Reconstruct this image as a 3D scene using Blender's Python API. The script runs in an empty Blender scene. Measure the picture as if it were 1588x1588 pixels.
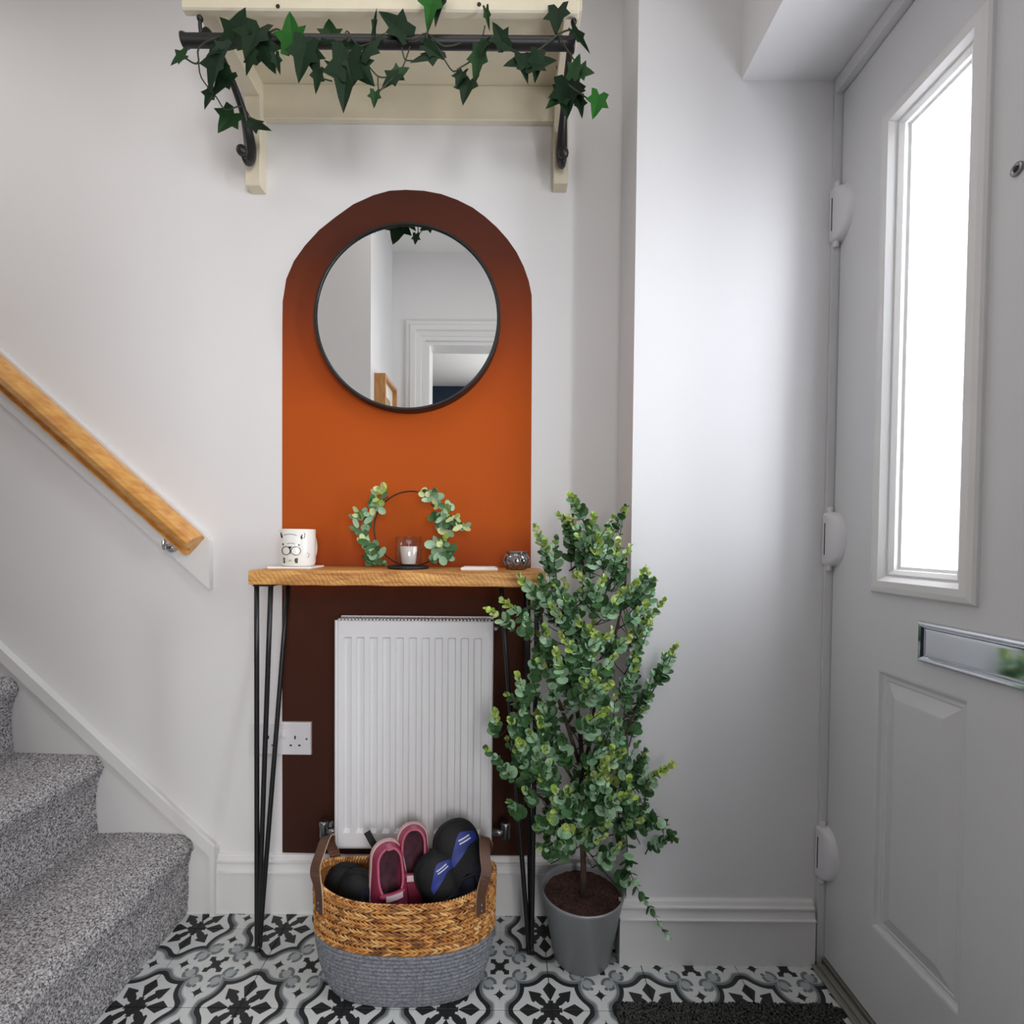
import bpy, bmesh, math, random
from mathutils import Vector, Matrix, noise
random.seed(7)
C = bpy.context.scene.collection
SC = bpy.context.scene
PI = math.pi
# ------------------------------------------------------------------ camera
F = 800.0                      # focal length in pixels of the 1588 px frame
CAM = Vector((0, 0, 0.97))
p_, a_ = 0.0228, 0.0084        # pitch down, roll
cf = Vector((0, math.cos(p_), -math.sin(p_)))
u0 = Vector((0, math.sin(p_), math.cos(p_)))
r0 = Vector((1, 0, 0))
cr = r0 * math.cos(a_) + u0 * math.sin(a_)
cu = -r0 * math.sin(a_) + u0 * math.cos(a_)
CX = 781 - F * math.sin(a_) * math.tan(p_)
CY = 837 + F * math.cos(a_) * math.tan(p_)
cd = bpy.data.cameras.new('camera')
cam = bpy.data.objects.new('camera', cd)
C.objects.link(cam)
cd.sensor_width = 36
cd.sensor_fit = 'HORIZONTAL'
cd.lens = 36 * F / 1588
cd.shift_x = (794 - CX) / 1588
cd.shift_y = (CY - 794) / 1588
cd.clip_start = 0.01
m3 = Matrix((cr, cu, -cf)).transposed()
cam.matrix_world = Matrix.Translation(CAM) @ m3.to_4x4()
SC.camera = cam
# ------------------------------------------------------------------ light
SC.view_settings.view_transform = 'Standard'
SC.view_settings.look = 'None'
SC.view_settings.gamma = 1
SC.view_settings.use_curve_mapping = False
SC.view_settings.exposure = 0.1
w = bpy.data.worlds.new('sky')
SC.world = w
w.use_nodes = True
bg = w.node_tree.nodes['Background']
bg.inputs[0].default_value = (0.93, 0.965, 1.0, 1)
bg.inputs[1].default_value = 4.5


def area(name, loc, aim, sx, sy, power, col=(1, 1, 1), portal=False, spread=PI):
    l = bpy.data.lights.new(name, 'AREA')
    l.shape = 'RECTANGLE'
    l.size, l.size_y = sx, sy
    l.energy = power
    l.color = col
    l.spread = spread
    if portal:
        l.cycles.is_portal = True
    o = bpy.data.objects.new(name, l)
    C.objects.link(o)
    o.location = loc
    o.rotation_euler = (Vector(aim) - Vector(loc)).to_track_quat('-Z', 'Y').to_euler()
    return o


area('door_daylight', (0.815, 0.921, 1.34), (0.0, 0.921, 1.30), 0.15, 0.88, 5.2, (0.96, 0.955, 1.0))
area('door_daylight', (0.815, 0.565, 1.34), (0.0, 0.565, 1.30), 0.15, 0.88, 9.0, (0.96, 0.955, 1.0))
area('ceiling_fill', (-0.10, 0.58, 2.40), (-0.10, 0.58, 0), 0.9, 0.42, 2.2, (1.0, 0.97, 0.93))  # added fill light under the hall ceiling, no fitting there
area('room_fill', (0.75, -2.15, 1.35), (-0.1, 1.3, 1.1), 1.1, 1.3, 53.0, (1.0, 0.985, 0.985))  # added frontal fill, unseen, shining through the doorway from behind the camera
area('room_ceiling_fill', (1.2, -1.2, 2.36), (1.2, -1.2, 0), 0.8, 0.8, 9.0, (1.0, 0.98, 0.96))  # added overhead fill for the room behind, out of the mirror's view
area('stair_fill', (-1.7, 0.80, 2.40), (-1.7, 0.80, 0), 0.5, 0.5, 4.0, (1.0, 0.97, 0.93))  # added fill light over the stairs, out of view


# ------------------------------------------------------------------ pixel rays
def ray(px, py):
    return cf + cr * ((px - CX) / F) + cu * ((CY - py) / F)


def oy(px, py, Y):
    d = ray(px, py)
    return CAM + d * ((Y - CAM.y) / d.y)


def ox(px, py, X):
    d = ray(px, py)
    return CAM + d * ((X - CAM.x) / d.x)


def oz(px, py, Z):
    d = ray(px, py)
    return CAM + d * ((Z - CAM.z) / d.z)


# ------------------------------------------------------------------ materials
def lin(c):
    return tuple(((x / 255) / 12.92 if x / 255 <= 0.04045 else ((x / 255 + 0.055) / 1.055) ** 2.4) for x in c)


def mat(name, rgb, rough=0.6, metal=0.0, var=0.06, scale=8.0, bump=0.0, bscale=120.0, spec=0.5, trans=0.0, rgb2=None, detail=3.0, coat=0.0, stretch=None):
    m = bpy.data.materials.new(name)
    m.use_nodes = True
    N, L = m.node_tree.nodes, m.node_tree.links
    b = N['Principled BSDF']
    b.inputs['Roughness'].default_value = rough
    b.inputs['Metallic'].default_value = metal
    b.inputs['Specular IOR Level'].default_value = spec
    b.inputs['Transmission Weight'].default_value = trans
    b.inputs['Coat Weight'].default_value = coat
    c = lin(rgb)
    c2 = lin(rgb2) if rgb2 else tuple(x * (1 - 2 * var) for x in c)
    tc = N.new('ShaderNodeTexCoord')
    mp = N.new('ShaderNodeMapping')
    L.new(tc.outputs['Object'], mp.inputs[0])
    if stretch:
        mp.inputs['Scale'].default_value = stretch
    nz = N.new('ShaderNodeTexNoise')
    nz.inputs['Scale'].default_value = scale
    nz.inputs['Detail'].default_value = detail
    L.new(mp.outputs[0], nz.inputs['Vector'])
    cr_ = N.new('ShaderNodeValToRGB')
    cr_.color_ramp.elements[0].position = 0.35
    cr_.color_ramp.elements[1].position = 0.65
    cr_.color_ramp.elements[0].color = (*c2, 1)
    cr_.color_ramp.elements[1].color = (*c, 1)
    L.new(nz.outputs['Fac'], cr_.inputs[0])
    L.new(cr_.outputs[0], b.inputs['Base Color'])
    if bump:
        n2 = N.new('ShaderNodeTexNoise')
        n2.inputs['Scale'].default_value = bscale
        n2.inputs['Detail'].default_value = 3
        L.new(mp.outputs[0], n2.inputs['Vector'])
        bp = N.new('ShaderNodeBump')
        bp.inputs['Strength'].default_value = bump
        bp.inputs['Distance'].default_value = 0.002
        L.new(n2.outputs['Fac'], bp.inputs['Height'])
        L.new(bp.outputs[0], b.inputs['Normal'])
    return m


M = {}
M['wall'] = mat('wall_paint', (226, 224, 224), 0.7, var=0.008, scale=3, bump=0.06, bscale=300)
M['wall_side'] = mat('wall_side_paint', (226, 225, 226), 0.7, var=0.008, scale=3, bump=0.06, bscale=300)
M['ceil'] = mat('ceiling_paint', (228, 227, 224), 0.8, var=0.008, scale=3)
M['navy'] = mat('navy_paint', (24, 45, 68), 0.6, var=0.02)
M['gloss'] = mat('white_gloss', (224, 223, 222), 0.35, var=0.01, scale=5)
M['upvc'] = mat('door_white', (214, 214, 216), 0.38, var=0.01, scale=4, bump=0.05, bscale=400)
M['cream'] = mat('cream_wood', (220, 210, 186), 0.55, var=0.02, scale=20, bump=0.1, bscale=60)
M['radiator'] = mat('radiator_white', (226, 226, 228), 0.3, var=0.015, scale=6)
M['iron'] = mat('black_iron', (22, 22, 24), 0.42, var=0.1, scale=60, bump=0.1)
M['black'] = mat('black_matt', (16, 16, 18), 0.6, var=0.1)
M['chrome'] = mat('chrome', (215, 218, 222), 0.07, 1.0, var=0.01)
M['steel'] = mat('brushed_steel', (150, 152, 155), 0.3, 1.0, var=0.04)
M['mirror'] = mat('mirror_glass', (238, 240, 240), 0.0, 1.0, var=0.0)
M['alu'] = mat('threshold_metal', (170, 168, 160), 0.4, 0.8, var=0.05)
M['china'] = mat('white_china', (236, 234, 228), 0.15, var=0.01, coat=0.3)
M['plastic'] = mat('white_plastic', (222, 220, 224), 0.3, var=0.01)
M['dark_slot'] = mat('slot_dark', (40, 38, 38), 0.7)
M['pot'] = mat('pot_grey', (150, 153, 155), 0.42, 0.3, var=0.05, scale=5, spec=0.5)
M['soil'] = mat('soil', (92, 60, 50), 0.95, rgb2=(44, 28, 24), scale=260, bump=0.9, bscale=300)
M['bark'] = mat('bark', (96, 74, 62), 0.9, rgb2=(48, 36, 32), scale=60, bump=0.8, bscale=90, stretch=(1, 1, 0.3))
M['wax'] = mat('candle_wax', (240, 236, 230), 0.4, var=0.01)
M['leather'] = mat('brown_leather', (92, 62, 46), 0.5, var=0.12, scale=40, bump=0.2)
M['leather_edge'] = mat('leather_edge', (196, 170, 140), 0.7, var=0.05)
M['pine'] = mat('pine', (222, 166, 88), 0.32, rgb2=(196, 132, 62), scale=9, detail=6, stretch=(1, 6, 6), coat=0.3)
M['endgrain'] = mat('pine_end', (226, 200, 160), 0.6, var=0.05, scale=80)
M['oak'] = mat('frame_oak', (196, 142, 84), 0.5, rgb2=(172, 118, 66), scale=20, stretch=(5, 5, 1))
M['paper'] = mat('picture_mount', (232, 226, 212), 0.8, var=0.01)
M['print'] = mat('picture_print', (196, 170, 140), 0.8, rgb2=(120, 96, 80), scale=14)
M['straw'] = mat('straw', (220, 158, 84), 0.6, rgb2=(160, 98, 42), scale=45, detail=4, bump=0.2)
M['straw2'] = mat('straw_dark', (172, 112, 58), 0.7, rgb2=(118, 72, 36), scale=45, bump=0.2)
M['straw3'] = mat('straw_light', (228, 186, 124), 0.6, rgb2=(190, 134, 74), scale=45, bump=0.2)
M['rope'] = mat('grey_rope', (140, 143, 150), 0.9, rgb2=(100, 103, 110), scale=190, bump=0.8, bscale=260)
M['pink'] = mat('pink_rubber', (166, 62, 92), 0.5, rgb2=(146, 50, 78), scale=12)
M['pink_light'] = mat('pink_trim', (184, 92, 116), 0.55, var=0.04)
M['pink_pale'] = mat('pale_sole', (212, 176, 176), 0.6, var=0.04)
M['pink_in'] = mat('pink_lining', (86, 44, 58), 0.9, rgb2=(60, 32, 44), scale=60)
M['label'] = mat('label_white', (222, 202, 208), 0.7, var=0.02)
M['shoe_black'] = mat('shoe_black', (12, 13, 17), 0.75, var=0.15, scale=40, bump=0.3)
M['shoe_navy'] = mat('shoe_lining_navy', (28, 32, 50), 0.9, var=0.1, scale=60)
M['shoe_blue'] = mat('shoe_blue', (38, 56, 140), 0.55, rgb2=(28, 42, 110), scale=20)
M['stripe'] = mat('stripe_white', (200, 205, 220), 0.5, var=0.02)
M['bow'] = mat('print_olive', (150, 148, 72), 0.5, var=0.1, scale=150)
M['ink'] = mat('print_black', (26, 24, 28), 0.4, var=0.05)
M['ink_grey'] = mat('print_grey', (90, 86, 92), 0.4, var=0.05)
# ivy and eucalyptus leaves
M['ivy0'] = mat('ivy_dark', (26, 50, 28), 0.5, rgb2=(17, 36, 20), scale=40, spec=0.15)
M['ivy1'] = mat('ivy_mid', (36, 68, 34), 0.5, rgb2=(26, 52, 26), scale=40, spec=0.15)
M['ivy2'] = mat('ivy_bright', (40, 100, 32), 0.5, rgb2=(30, 78, 26), scale=40, spec=0.15)
M['ivy_vine'] = mat('ivy_vine', (50, 52, 36), 0.7, var=0.1)
M['euc0'] = mat('leaf_deep_green', (80, 122, 72), 0.5, rgb2=(48, 84, 48), scale=50)
M['euc1'] = mat('leaf_grey_green', (178, 208, 176), 0.5, rgb2=(116, 160, 118), scale=50)
M['euc2'] = mat('leaf_yellow_green', (186, 204, 104), 0.5, rgb2=(130, 166, 76), scale=60)
M['euc3'] = mat('leaf_pale_cream', (216, 214, 160), 0.55, rgb2=(166, 188, 120), scale=60)


def glassy(name, tint=(1, 1, 1), gl=0.12, rough=0.02):
    m = bpy.data.materials.new(name)
    m.use_nodes = True
    N, L = m.node_tree.nodes, m.node_tree.links
    N.remove(N['Principled BSDF'])
    t = N.new('ShaderNodeBsdfTransparent')
    t.inputs[0].default_value = (*tint, 1)
    g = N.new('ShaderNodeBsdfGlossy')
    g.inputs['Roughness'].default_value = rough
    mx = N.new('ShaderNodeMixShader')
    mx.inputs[0].default_value = 0.035 + gl
    L.new(t.outputs[0], mx.inputs[1])
    L.new(g.outputs[0], mx.inputs[2])
    L.new(mx.outputs[0], N['Material Output'].inputs[0])
    return m


M['glass'] = glassy('window_glass', (0.97, 0.99, 1.0), 0.0)
M['jar_glass'] = glassy('smoked_glass', (0.95, 0.94, 0.94), 0.04)
M['cut_glass'] = glassy('cut_glass', (0.66, 0.6, 0.6), 0.22, 0.05)


# arch base colour set by height: brown head, burnt orange middle, brown foot
def arch_gradient():
    m = bpy.data.materials.new('terracotta_height_gradient')
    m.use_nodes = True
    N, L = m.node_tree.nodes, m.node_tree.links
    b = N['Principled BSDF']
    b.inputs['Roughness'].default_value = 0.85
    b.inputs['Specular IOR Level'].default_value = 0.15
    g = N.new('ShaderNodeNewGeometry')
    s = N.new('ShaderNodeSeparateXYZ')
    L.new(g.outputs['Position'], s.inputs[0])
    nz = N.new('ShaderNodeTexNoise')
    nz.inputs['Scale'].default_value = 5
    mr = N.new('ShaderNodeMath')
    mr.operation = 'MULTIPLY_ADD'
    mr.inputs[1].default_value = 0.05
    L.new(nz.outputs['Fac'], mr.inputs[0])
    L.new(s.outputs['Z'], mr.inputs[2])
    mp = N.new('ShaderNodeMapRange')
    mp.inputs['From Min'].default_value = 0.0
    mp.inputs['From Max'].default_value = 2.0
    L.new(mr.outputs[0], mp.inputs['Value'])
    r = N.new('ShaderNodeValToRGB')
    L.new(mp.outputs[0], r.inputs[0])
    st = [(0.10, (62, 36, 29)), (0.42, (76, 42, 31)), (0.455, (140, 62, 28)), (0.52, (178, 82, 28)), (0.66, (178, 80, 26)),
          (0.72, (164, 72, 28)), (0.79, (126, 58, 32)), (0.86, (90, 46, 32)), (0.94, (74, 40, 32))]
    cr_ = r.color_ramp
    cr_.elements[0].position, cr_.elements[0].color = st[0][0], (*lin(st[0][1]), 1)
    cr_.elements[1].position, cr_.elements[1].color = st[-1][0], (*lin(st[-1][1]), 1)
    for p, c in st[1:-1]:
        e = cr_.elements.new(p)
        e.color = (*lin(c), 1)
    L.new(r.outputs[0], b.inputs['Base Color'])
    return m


M['arch'] = arch_gradient()


# carpets: speckled yarn
def yarn(name, dark, light, scale, rough=1.0, bump=1.0):
    m = bpy.data.materials.new(name)
    m.use_nodes = True
    N, L = m.node_tree.nodes, m.node_tree.links
    b = N['Principled BSDF']
    b.inputs['Roughness'].default_value = rough
    b.inputs['Specular IOR Level'].default_value = 0.1
    g = N.new('ShaderNodeNewGeometry')
    n1 = N.new('ShaderNodeTexNoise')
    n1.inputs['Scale'].default_value = scale
    n1.inputs['Detail'].default_value = 2
    n1.inputs['Distortion'].default_value = 0.6
    L.new(g.outputs['Position'], n1.inputs['Vector'])
    r = N.new('ShaderNodeValToRGB')
    r.color_ramp.elements[0].position = 0.38
    r.color_ramp.elements[1].position = 0.62
    r.color_ramp.elements[0].color = (*lin(dark), 1)
    r.color_ramp.elements[1].color = (*lin(light), 1)
    L.new(n1.outputs['Fac'], r.inputs[0])
    L.new(r.outputs[0], b.inputs['Base Color'])
    bp = N.new('ShaderNodeBump')
    bp.inputs['Strength'].default_value = bump
    bp.inputs['Distance'].default_value = 0.004
    L.new(n1.outputs['Fac'], bp.inputs['Height'])
    L.new(bp.outputs[0], b.inputs['Normal'])
    return m


M['carpet'] = yarn('grey_carpet', (98, 96, 99), (212, 209, 210), 270)
M['mat'] = yarn('doormat_pile', (22, 22, 22), (92, 92, 90), 240)


# sawn timber top
def sawn():
    m = bpy.data.materials.new('sawn_oak')
    m.use_nodes = True
    N, L = m.node_tree.nodes, m.node_tree.links
    b = N['Principled BSDF']
    b.inputs['Roughness'].default_value = 0.55
    tc = N.new('ShaderNodeTexCoord')
    mp = N.new('ShaderNodeMapping')
    mp.inputs['Scale'].default_value = (3, 26, 26)
    L.new(tc.outputs['Object'], mp.inputs[0])
    n1 = N.new('ShaderNodeTexNoise')
    n1.inputs['Scale'].default_value = 3.0
    n1.inputs['Detail'].default_value = 6
    n1.inputs['Distortion'].default_value = 0.8
    L.new(mp.outputs[0], n1.inputs['Vector'])
    r = N.new('ShaderNodeValToRGB')
    r.color_ramp.elements[0].position = 0.34
    r.color_ramp.elements[1].position = 0.66
    r.color_ramp.elements[0].color = (*lin((172, 112, 54)), 1)
    r.color_ramp.elements[1].color = (*lin((230, 174, 100)), 1)
    L.new(n1.outputs['Fac'], r.inputs[0])
    m2 = N.new('ShaderNodeMapping')
    m2.inputs['Rotation'].default_value = (0, math.radians(38), 0)
    L.new(tc.outputs['Object'], m2.inputs[0])
    wv = N.new('ShaderNodeTexWave')
    wv.inputs['Scale'].default_value = 34
    wv.inputs['Distortion'].default_value = 9
    wv.inputs['Detail'].default_value = 3
    L.new(m2.outputs[0], wv.inputs['Vector'])
    mx = N.new('ShaderNodeMix')
    mx.data_type = 'RGBA'
    mx.blend_type = 'MULTIPLY'
    mx.inputs[0].default_value = 0.10
    L.new(r.outputs[0], mx.inputs[6])
    L.new(wv.outputs['Color'], mx.inputs[7])
    L.new(mx.outputs[2], b.inputs['Base Color'])
    bp = N.new('ShaderNodeBump')
    bp.inputs['Strength'].default_value = 0.25
    bp.inputs['Distance'].default_value = 0.002
    L.new(wv.outputs['Fac'], bp.inputs['Height'])
    L.new(bp.outputs[0], b.inputs['Normal'])
    return m


M['sawn'] = sawn()

# ---- encaustic tile pattern from node maths
TS = 0.2150


class X:
    """tiny expression builder on math nodes"""
    nt = None

    def __init__(s, sock):
        s.s = sock

    @staticmethod
    def op(o, *a, clamp=False):
        n = X.nt.nodes.new('ShaderNodeMath')
        n.operation = o
        n.use_clamp = clamp
        for i, v in enumerate(a):
            if isinstance(v, X):
                X.nt.links.new(v.s, n.inputs[i])
            else:
                n.inputs[i].default_value = v
        return X(n.outputs[0])

    def __add__(s, o): return X.op('ADD', s, o)
    def __sub__(s, o): return X.op('SUBTRACT', s, o)
    def __rsub__(s, o): return X.op('SUBTRACT', o, s)
    def __mul__(s, o): return X.op('MULTIPLY', s, o)
    __rmul__ = __mul__
    def mn(s, o): return X.op('MINIMUM', s, o)
    def mx(s, o): return X.op('MAXIMUM', s, o)
    def ab(s): return X.op('ABSOLUTE', s)
    def sq(s): return X.op('SQRT', s)
    def lt(s, o): return X.op('LESS_THAN', s, o)
    def gt(s, o): return X.op('GREATER_THAN', s, o)


def hyp(a, b):
    return (a * a + b * b).sq()


def tile_mat():
    m = bpy.data.materials.new('encaustic_tile')
    m.use_nodes = True
    nt = m.node_tree
    X.nt = nt
    N, L = nt.nodes, nt.links
    b = N['Principled BSDF']
    b.inputs['Roughness'].default_value = 0.5
    tc = N.new('ShaderNodeTexCoord')
    # slightly wobbly edges, as pressed by hand
    sp = N.new('ShaderNodeSeparateXYZ')
    L.new(tc.outputs['Object'], sp.inputs[0])
    u = (X(sp.outputs['X']) * (1 / TS)).ab()
    v = (X(sp.outputs['Y']) * (1 / TS)).ab()
    a, c = u.mx(v), u.mn(v)           # folded about the cross at the tile's centre
    # light lobed field: four lobes, necks to the neighbours, centre
    lobe = hyp(a - 0.25, c) - 0.205
    neck = (c - 0.085).mx(0.3 - a)
    sm = X.op('SMOOTH_MIN', lobe, neck, 0.07)
    d = sm.mn(hyp(a, c) - 0.235)
    white = d.lt(-0.040)
    lgrey = d.lt(-0.026) - white
    mgrey = d.lt(0.0) - d.lt(-0.026)
    black = d.lt(0.042) - d.lt(0.0)
    inner = d.gt(0.042)
    # swirls
    sr = hyp(a - 0.205, c - 0.108)
    ring = sr.lt(0.078) * sr.gt(0.046)
    gap = (a - 0.205).gt(0.012) * (0.098 - c).gt(0.0)
    ring = ring * (1.0 - gap)
    disc = sr.lt(0.046)
    bead = hyp(a - 0.262, c - 0.075).lt(0.020)
    # four pointed stars and centre cross
    st = ((a - 0.335).ab().sq() + c.sq()).lt(0.285)
    st = st.mx(hyp(a - 0.335, c).lt(0.034))
    pq, qq = (a + c) * 0.7071, (a - c) * 0.7071
    crs = (qq.lt(0.021) * pq.lt(0.12)).mx((a - 0.070).ab().mx((c - 0.070).ab()).lt(0.027))
    crs = crs.mx(pq.lt(0.040)) * (1.0 - hyp(a - 0.108, c - 0.0).lt(0.030))
    # medallion star round the tile corner
    s_, t_ = 0.5 - u, 0.5 - v
    A, B = s_.mx(t_), s_.mn(t_)
    r = hyp(A, B)
    hub = r.lt(0.105)
    P, Q = (A + B) * 0.7071, (A - B) * 0.7071
    arm = Q.lt(0.036) * P.lt(0.235)
    head = (P - 0.175).gt(0) * Q.lt((0.30 - P) * 0.62) * Q.lt(0.062)
    kite = B.lt(((A - 0.10) * 0.52).mn((0.315 - A) * 0.80))
    leafcut = (B - 0.022).ab().lt(0.0)
    ray_ = X.op('SUBTRACT', B, A * 0.4142).ab().lt(0.013) * r.lt(0.19) * r.gt(0.085)
    star = hub.mx(arm).mx(head).mx(kite) * (1.0 - ray_)
    star = star * inner
    dark = black.mx(star).mx(st * white).mx(crs)
    mid = mgrey.mx(ring * white).mx(bead * white) * (1.0 - dark) * (1.0 - inner) * (1.0 - black)
    lg = lgrey.mx(disc) * (1.0 - dark) * (1.0 - mid)

    def rgb(c_):
        n = N.new('ShaderNodeRGB')
        n.outputs[0].default_value = (*lin(c_), 1)
        return n.outputs[0]

    def mixc(fac, c1, c2):
        n = N.new('ShaderNodeMix')
        n.data_type = 'RGBA'
        L.new(fac.s, n.inputs[0])
        L.new(c1, n.inputs[6])
        L.new(c2, n.inputs[7])
        return n.outputs[2]
    col = mixc(lg, rgb((206, 209, 208)), rgb((168, 173, 175)))
    col = mixc(mid, col, rgb((112, 118, 121)))
    col = mixc(dark, col, rgb((36, 36, 38)))
    nz = N.new('ShaderNodeTexNoise')
    nz.inputs['Scale'].default_value = 60
    L.new(tc.outputs['Object'], nz.inputs['Vector'])
    mr = N.new('ShaderNodeMapRange')
    mr.inputs['To Min'].default_value = 0.9
    mr.inputs['To Max'].default_value = 1.05
    L.new(nz.outputs['Fac'], mr.inputs['Value'])
    mm = N.new('ShaderNodeMix')
    mm.data_type = 'RGBA'
    mm.blend_type = 'MULTIPLY'
    mm.inputs[0].default_value = 1.0
    L.new(col, mm.inputs[6])
    L.new(mr.outputs[0], mm.inputs[7])
    L.new(mm.outputs[2], b.inputs['Base Color'])
    return m


M['tile'] = tile_mat()
M['grout'] = mat('grout', (58, 58, 58), 0.9, var=0.08, scale=60)


# ------------------------------------------------------------------ mesh helpers
class MB:
    def __init__(s):
        s.v, s.f, s.m, s.s = [], [], [], []

    def add(s, vs, fs, mi=0, sm=False):
        o = len(s.v)
        s.v += [tuple(p) for p in vs]
        for f in fs:
            s.f.append([i + o for i in f])
            s.m.append(mi)
            s.s.append(sm)
        return s

    def box(s, x0, x1, y0, y1, z0, z1, bev=0.0, mi=0):
        x0, x1 = sorted((x0, x1)); y0, y1 = sorted((y0, y1)); z0, z1 = sorted((z0, z1))
        if bev <= 0:
            vs = [(x, y, z) for x in (x0, x1) for y in (y0, y1) for z in (z0, z1)]
            return s.add(vs, [(0, 1, 3, 2), (4, 6, 7, 5), (0, 4, 5, 1), (2, 3, 7, 6), (0, 2, 6, 4), (1, 5, 7, 3)], mi)
        pts = []
        for x, sx in ((x0, 1), (x1, -1)):
            for y, sy in ((y0, 1), (y1, -1)):
                for z, sz in ((z0, 1), (z1, -1)):
                    b = bev
                    pts += [(x, y + sy * b, z + sz * b), (x + sx * b, y, z + sz * b), (x + sx * b, y + sy * b, z)]
        return s.hull(pts, mi)

    def hull(s, pts, mi=0, sm=False):
        bm = bmesh.new()
        for p in pts:
            bm.verts.new(p)
        bmesh.ops.convex_hull(bm, input=bm.verts)
        bmesh.ops.dissolve_limit(bm, angle_limit=0.01, verts=bm.verts, edges=bm.edges)
        bm.normal_update()
        bm.verts.index_update()
        vs = [v.co[:] for v in bm.verts]
        fs = [[v.index for v in f.verts] for f in bm.faces]
        bm.free()
        return s.add(vs, fs, mi, sm)

    def rings(s, R, cyc=True, cap=True, mi=0, sm=True, loop=False):
        n = len(R[0])
        o = len(s.v)
        vs = [p for r in R for p in r]
        fs = []
        K = len(R) if loop else len(R) - 1
        for k in range(K):
            k2 = (k + 1) % len(R)
            for i in range(n if cyc else n - 1):
                j = (i + 1) % n
                fs.append((k * n + i, k * n + j, k2 * n + j, k2 * n + i))
        s.add(vs, fs, mi, sm)
        if cap and not loop:
            s.f.append([o + i for i in range(n)][::-1]); s.m.append(mi); s.s.append(False)
            s.f.append([o + (len(R) - 1) * n + i for i in range(n)]); s.m.append(mi); s.s.append(False)
        return s

    def tube(s, path, r, n=8, mi=0, cap=True, loop=False, flat=None):
        P = [Vector(p) for p in path]
        R = []
        up = None
        for i, p in enumerate(P):
            if loop:
                t = P[(i + 1) % len(P)] - P[i - 1]
            else:
                t = P[min(i + 1, len(P) - 1)] - P[max(i - 1, 0)]
            if t.length < 1e-9:
                t = Vector((0, 0, 1))
            t.normalize()
            if up is None:
                up = t.orthogonal().normalized()
            up = (up - t * up.dot(t))
            if up.length < 1e-6:
                up = t.orthogonal()
            up.normalize()
            sd = t.cross(up)
            rr = r[i] if isinstance(r, (list, tuple)) else r
            R.append([p + (up * math.cos(2 * PI * k / n) + sd * math.sin(2 * PI * k / n)) * rr for k in range(n)])
        return s.rings(R, True, cap, mi, True, loop)

    def lathe(s, prof, c=(0, 0, 0), n=32, mi=0, axis='z', sm=True):
        R = []
        for r, z in prof:
            ring = []
            for k in range(n):
                a = 2 * PI * k / n
                if axis == 'z':
                    ring.append((c[0] + r * math.cos(a), c[1] + r * math.sin(a), c[2] + z))
                elif axis == 'y':
                    ring.append((c[0] + r * math.cos(a), c[1] - z, c[2] + r * math.sin(a)))
                else:
                    ring.append((c[0] - z, c[1] + r * math.cos(a), c[2] + r * math.sin(a)))
            R.append(ring)
        return s.rings(R, True, True, mi, sm)

    def prism(s, poly, lo, hi, axis='y', mi=0, sm=False):
        def q(p, h):
            if axis == 'y':
                return (p[0], h, p[1])
            if axis == 'x':
                return (h, p[0], p[1])
            return (p[0], p[1], h)
        return s.rings([[q(p, lo) for p in poly], [q(p, hi) for p in poly]], True, True, mi, sm)

    def frame(s, o, u, v, nrm, w, h, prof, cap=True, mi=0, capmi=None):
        """nested rectangles: prof is [(inset, height), ...]"""
        o, u, v, nrm = map(Vector, (o, u, v, nrm))
        R = []
        for ins, ht in prof:
            R.append([o + u * ins + v * ins + nrm * ht, o + u * (w - ins) + v * ins + nrm * ht,
                      o + u * (w - ins) + v * (h - ins) + nrm * ht, o + u * ins + v * (h - ins) + nrm * ht])
        s.rings(R, True, False, mi, False)
        if cap:
            s.add(R[-1], [(0, 1, 2, 3)], mi if capmi is None else capmi)
        return s

    def grid(s, fn, nu, nv, mi=0, sm=True, cyc=False):
        vs = [fn(i / (nu if cyc else nu - 1), j / (nv - 1)) for j in range(nv) for i in range(nu)]
        fs = []
        for j in range(nv - 1):
            for i in range(nu if cyc else nu - 1):
                k = (i + 1) % nu
                fs.append((j * nu + i, j * nu + k, (j + 1) * nu + k, (j + 1) * nu + i))
        return s.add(vs, fs, mi, sm)


def wloc(o):
    v = Vector(o.location)
    while o.parent:
        o = o.parent
        v = v + Vector(o.location)
    return v


def tag(o, label=None, cat=None, group=None, kind=None):
    if label: o['label'] = label
    if cat: o['category'] = cat
    if group: o['group'] = group
    if kind: o['kind'] = kind
    return o


def mesh(name, mb, mats, org=(0, 0, 0), fix=True):
    me = bpy.data.meshes.new(name)
    org = Vector(org)
    me.from_pydata([tuple(Vector(p) - org) for p in mb.v], [], mb.f)
    if not isinstance(mats, (list, tuple)):
        mats = [mats]
    for m in mats:
        me.materials.append(m)
    me.polygons.foreach_set('material_index', mb.m)
    me.polygons.foreach_set('use_smooth', mb.s)
    me.validate()
    me.update()
    if fix:
        bm = bmesh.new()
        bm.from_mesh(me)
        bmesh.ops.recalc_face_normals(bm, faces=bm.faces)
        bm.to_mesh(me)
        bm.free()
    return me


def obj(name, mb, mats, parent=None, org=None, fix=True):
    """vertices are given in world space"""
    if parent is not None:
        org = wloc(parent)
    org = Vector(org if org else (0, 0, 0))
    o = bpy.data.objects.new(name, mesh(name, mb, mats, org, fix))
    C.objects.link(o)
    if parent is not None:
        o.parent = parent
    else:
        o.location = org
    return o


def inst(name, me, parent, M4):
    o = bpy.data.objects.new(name, me)
    C.objects.link(o)
    o.parent = parent
    o.matrix_local = Matrix.Translation(-wloc(parent)) @ M4
    return o


def thing(name, loc, label, cat, group=None):
    o = bpy.data.objects.new(name, None)
    C.objects.link(o)
    o.location = loc
    o.empty_display_size = 0.05
    return tag(o, label, cat, group)


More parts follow.
